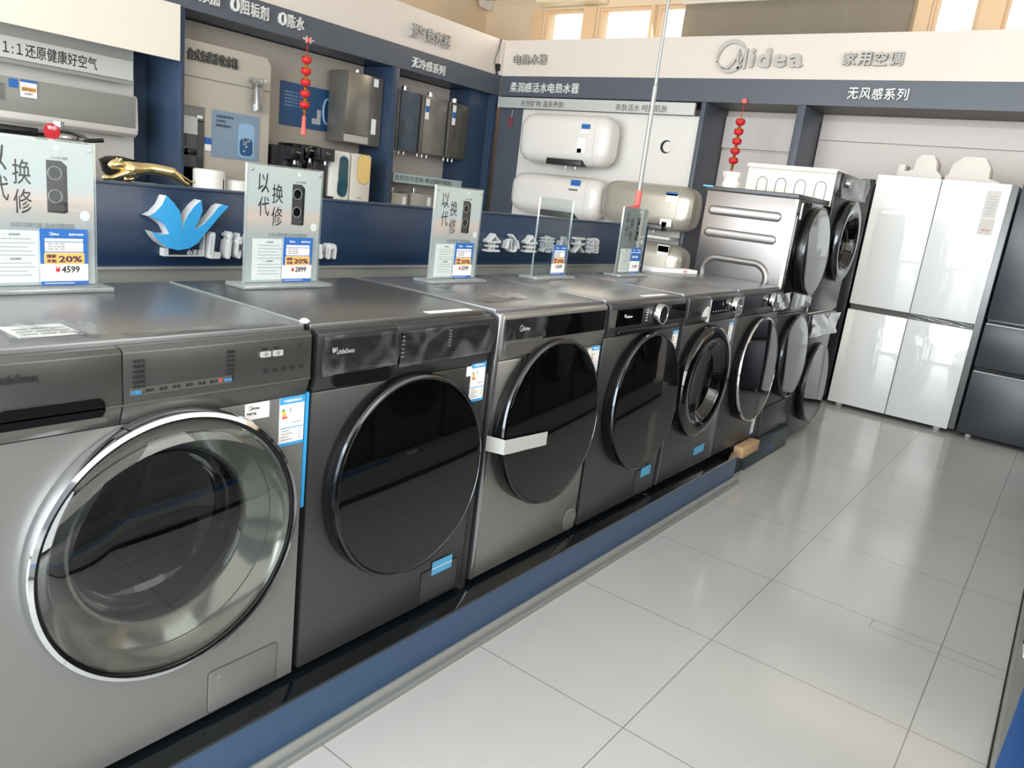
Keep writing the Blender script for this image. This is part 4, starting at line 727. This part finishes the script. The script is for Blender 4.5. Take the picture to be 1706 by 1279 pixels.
tag(prism('foam_insert', [(-.07, 0), (.245, 0), (.245, .045), (.20, .085), (.195, .14), (.165, .19), (.085, .19), (.05, .15), (.045, .075), (-.015, .06), (-.015, .11), (-.06, .11)], (5.58, .005, 1.7905), 'west', .20, 'foam', bev=.003), 'white foam packing piece with a tall block, left on top of the white refrigerator', 'foam')
tag(prism('foam_insert', [(0, 0), (.36, 0), (.36, .03), (.285, .05), (.28, .125), (.235, .195), (.10, .195), (.03, .135), (.02, .06), (0, .05)], (5.58, -.265, 1.7905), 'west', .20, 'foam', bev=.003), 'white foam packing piece with a rounded octagon, right on top of the white refrigerator', 'foam')
tag(prism('foam_insert', [(0, 0), (.05, 0), (.09, .10), (.9, .10), (.9, .13), (.06, .13)], (5.50, -.80, 1.8355), 'west', .25, 'foam', bev=.003), 'pale foam corner on top of the dark refrigerator at the right', 'foam')
# ------------------------------------------------------------------ poster stands
def price_tag(t, x, z, w, h, price, y=-.0062, alt=False):
    g = box('price_tag', (x, x+w, y-.001, y, z, z+h), 'white_paper', t, label='blue and white price tag'); Y = y-.001
    box('header', (x, x+w, Y-.0008, Y, z+h*.83, z+h), 'tag_blue', g)
    if alt:
        box('offer_band', (x, x+w, Y-.0008, Y, z+h*.48, z+h*.80), 'tag_blue', g); text('lettering', '国补优惠', (x+w*.15, Y-.0008, z+h*.6), 'front', h*.09, 'ink_white', g, w=w*.6); text('lettering', price, (x+w*.3, Y, z+h*.2), 'front', h*.12, 'ink', g, w=w*.5)
    else:
        [box('side_band', (a, a+w*.1, Y-.0008, Y, z+h*.38, z+h*.83), 'tag_blue', g) for a in (x, x+w*.9)]
        box('info_row', (x+w*.1, x+w*.9, Y-.0008, Y, z+h*.60, z+h*.76), 'white_paper', g); boxes('rules', [(x+w*.1, x+w*.9, Y-.0012, Y-.0002, z+h*q, z+h*(q+.012)) for q in (.585, .765)], 'tag_blue', g)
        for k in range(3): text('lettering', '型号规格'[:3+k % 2], (x+w*.16, Y-.0012, z+h*(.72-.045*k)), 'front', h*.026, 'ink_soft', g, w=w*.35)
        prism('offer_band', rrect(w*.84, h*.195, .003), (x+w*.08, Y-.0014, z+h*.38), 'front', .001, 'tag_orange', g)
        text('lettering', '国家', (x+w*.13, Y-.0014, z+h*.485), 'front', h*.065, 'ink_purple', g, w=w*.2, off=.03); text('lettering', '补贴', (x+w*.13, Y-.0014, z+h*.40), 'front', h*.065, 'ink_purple', g, w=w*.2, off=.03); text('lettering', '20%', (x+w*.37, Y-.0014, z+h*.41), 'front', h*.115, 'ink_purple', g, w=w*.5, off=.03)
        text('lettering', '¥', (x+w*.3, Y, z+h*.225), 'front', h*.105, 'ink_red', g, w=w*.11, off=.03); text('lettering', price, (x+w*.43, Y, z+h*.22), 'front', h*.12, 'ink', g, w=w*.38, off=.02, shear=.08)
    midea((x+w*.2, Y-.0008, z+h*.88), 'front', h*.06, 'ink_white', g, .0003); text('lettering', '国家补贴价', (x+w*.6, Y-.0008, z+h*.885), 'front', h*.04, 'ink_white', g, w=w*.32)
    box('footer', (x, x+w, Y-.0008, Y, z, z+h*.07), 'tag_blue', g); box('small_print', (x+w*.08, x+w*.7, Y-.0012, Y-.0008, z+h*.03, z+h*.04), 'ink_white', g)
def stand(lb, x, y, mode, price, tx=.115, rz=0):
    t = thing('poster_stand', lb, 'display stand', (x, y, ZB+.8507), rz, 'acrylic stands on the washers'); w, h = .24, .31
    box('base', (-.025, w+.02, -.045, .045, 0, .010), 'acrylic_edge', t, bev=.002); box('panel', (0, w, -.004, -.0025, .010, .318), 'acrylic', t); box('panel', (0, w, .0025, .004, .010, .318), 'acrylic', t)
    boxes('panel_edges', [(-.0015, 0, -.004, .004, .010, .3185), (w, w+.0015, -.004, .004, .010, .3185), (0, w, -.004, .004, .3182, .3195)], 'acrylic_edge', t)
    if mode != 'empty':
        for xx in (.012, w-.012): cyl('screw', .004, (xx, -.004, .304), (0, -1, 0), .003, 'chrome', t, 12)
    if mode in ('poster', 'grey'):
        p = box('poster', (.002, w-.002, -.0015, .0015, .012, .316), 'poster_print' if mode == 'poster' else 'grey_strip', t); yy = -.0017
        ink = 'ink'
        for c, a, b in (('以', .034, .247), ('换', .078, .222), ('代', .036, .187), ('修', .078, .163)): text('character', c, (a, yy, b), 'front', .050, ink, p, w=.034, depth=.0003, off=.0)
        tw = prism('tower_picture', [(0, 0), (.033, -.002), (.033, .105), (.030, .108), (0, .108)], (.142, yy-.0003, .168), 'front', .0002, 'tower', p)
        prism('tower_side', [(0, 0), (.008, .003), (.008, .100), (0, .107)], (.175, yy-.0003, .166), 'front', .0002, 'black_plastic', p)
        for zz in (.202, .25): cyl('drum_picture', .0135, (.158, yy-.0006, zz), (0, -1, 0), .0002, 'black_gloss', tw, 24, 0); tube('drum_ring', [(.158+.0135*math.cos(a), yy-.0009, zz+.0135*math.sin(a)) for a in [k*math.pi/10 for k in range(20)]], .0012, 'grey_strip', tw, 5, True)
        prism('sunset_picture', [(0, 0), (.05, 0), (.05, .008), (.02, .011)], (.186, yy-.0002, .182), 'front', .0002, 'poster_pink', p); cyl('badge', .011, (w-.022, yy-.0002, .163), (0, -1, 0), .0002, 'white_paper', p, 24, 0); text('lettering', '小天鹅', (.15, yy, .279), 'front', .006, 'ink_soft', p, w=.035)
        prism('swan_mark', [((a-.015)*.07, (b-1.085)*.09) for a, b in swan], (.155, yy-.0002, .297), 'front', .0002, 'white_paper', p)
        text('lettering', '全民以换代修 活动详情如图', (.07, yy, .134), 'front', .011, 'ink_soft', p, w=.125)
        pa = box('paper', (.022, .13, yy-.0006, yy-.0002, .018, .128), 'white_paper', p)
        for k in range(11):
            if k in (0, 6): text('lettering', '一、活动时间' if k == 0 else '二、活动规则', (.055, yy-.0007, .117-.0085*k), 'front', .005, 'ink_soft', pa)
            else: box('small_print', (.04, .10+.015*((k*7) % 3)*.5, yy-.0009, yy-.0006, .118-.0085*k, .1195-.0085*k), 'ink_soft', pa)
    price_tag(t, tx, .012 if mode != 'empty' else .013, .098, .122, price, alt=mode == 'grey')
    return t
stand('acrylic poster stand priced 4599 on the nearest washer', -.460, .50, 'poster', '4599', .122)
stand('acrylic poster stand priced 2899 on the graphite washer', .142, .47, 'poster', '2899', .115)
stand('acrylic poster stand priced 3299 on the titanium washer', .838, .46, 'poster', '3299', .114)
stand('clear empty acrylic stand priced 2699 on the knobbed washer', 1.447, .47, 'empty', '2699', .124)
stand('acrylic stand with a washed out grey poster in front of the silver pole', 2.118, .47, 'grey', '1799', .118)
wbx = thing('white_box', 'small white box with red printing lying on top of the last washer', 'box', (2.84, .53, ZB+.8507), -.35)
box('carton', (-.17, .17, -.04, .04, 0, .022), 'white_paper', wbx, bev=.002); text('lettering', '保修卡', (.06, -.0402, .006), 'front', .011, 'ink_red', wbx)
po = thing('pole', 'thin silver pole with red tape rising behind the navy sign', 'pole', (3.225, 1.0, 0), world=True)
cyl('lower_tube', .014, (3.225, 1.0, 0), (0, 0, 1), 2.05, 'alu', po, 20); cyl('upper_tube', .010, (3.225, 1.0, 2.05), (0, 0, 1), CZ-2.055, 'alu', po, 20); lathe('red_tape', [(.0145, 1.34), (.0185, 1.35), (.0185, 1.44), (.0145, 1.445)], (3.225, 1.0, 0), (0, 0, 1), 'red_pale', po, 20)
film('red_ribbon', [(3.0, .985, 1.318), (3.20, .985, 1.335), (3.20, .985, 1.36), (3.06, .985, 1.34)], 'red_pale', po, 8, 3, .006, seed=50)
# ------------------------------------------------------------------ opposite row
op = thing('plinth', 'grey and blue display plinth at the lower right corner of the photo', 'plinth', (1.5, -1.75, 0), world=True)
box('body', (-1.9, 4.72, -2.1, -1.392, .030, .150), 'grey_strip', op); box('shadow_base', (-1.89, 4.71, -2.09, -1.388, 0, .0295), 'black_matte', op)  # the black strip paints in the shadow line along the floor
prism('blue_board', [(-1.9, -.062), (1.52, -.062), (1.47, -.034), (.96, .0), (-1.9, .0)], (0, -1.392, .1565), 'top', .0055, 'bright_blue', op)
pn = thing('pen', 'white marker pen lying on the grey plinth at the right edge', 'pen', (1.68, -1.412, .1505), .05)
cyl('barrel', .006, (-.05, 0, .0065), (1, 0, 0), .09, 'white_plastic', pn, 12); cyl('cap', .0062, (.0405, 0, .0065), (1, 0, 0), .03, 'black_plastic', pn, 12)
def dup(o, parent=None):
    c = o.copy(); COL.objects.link(c)
    if parent: c.parent = parent
    for ch in o.children:
        if ch.name.split('.')[0] not in ('blue_tape', 'tape_fold', 'energy_label', 'barcode_label', 'paper_strip', 'swan_mark', 'lettering', 'protective_film', 'drawer_handle'): dup(ch, c)
    return c
for k in range(8):
    c = dup(w2); c.location = (-.62+.66*(k+1), -1.485, ZB); c.rotation_euler = (0, 0, math.pi); c['label'] = 'unseen graphite washing machine added opposite to darken the door reflections'; c['group'] = 'unseen washers added opposite'  # unseen row, added so the door glass reflects something dark
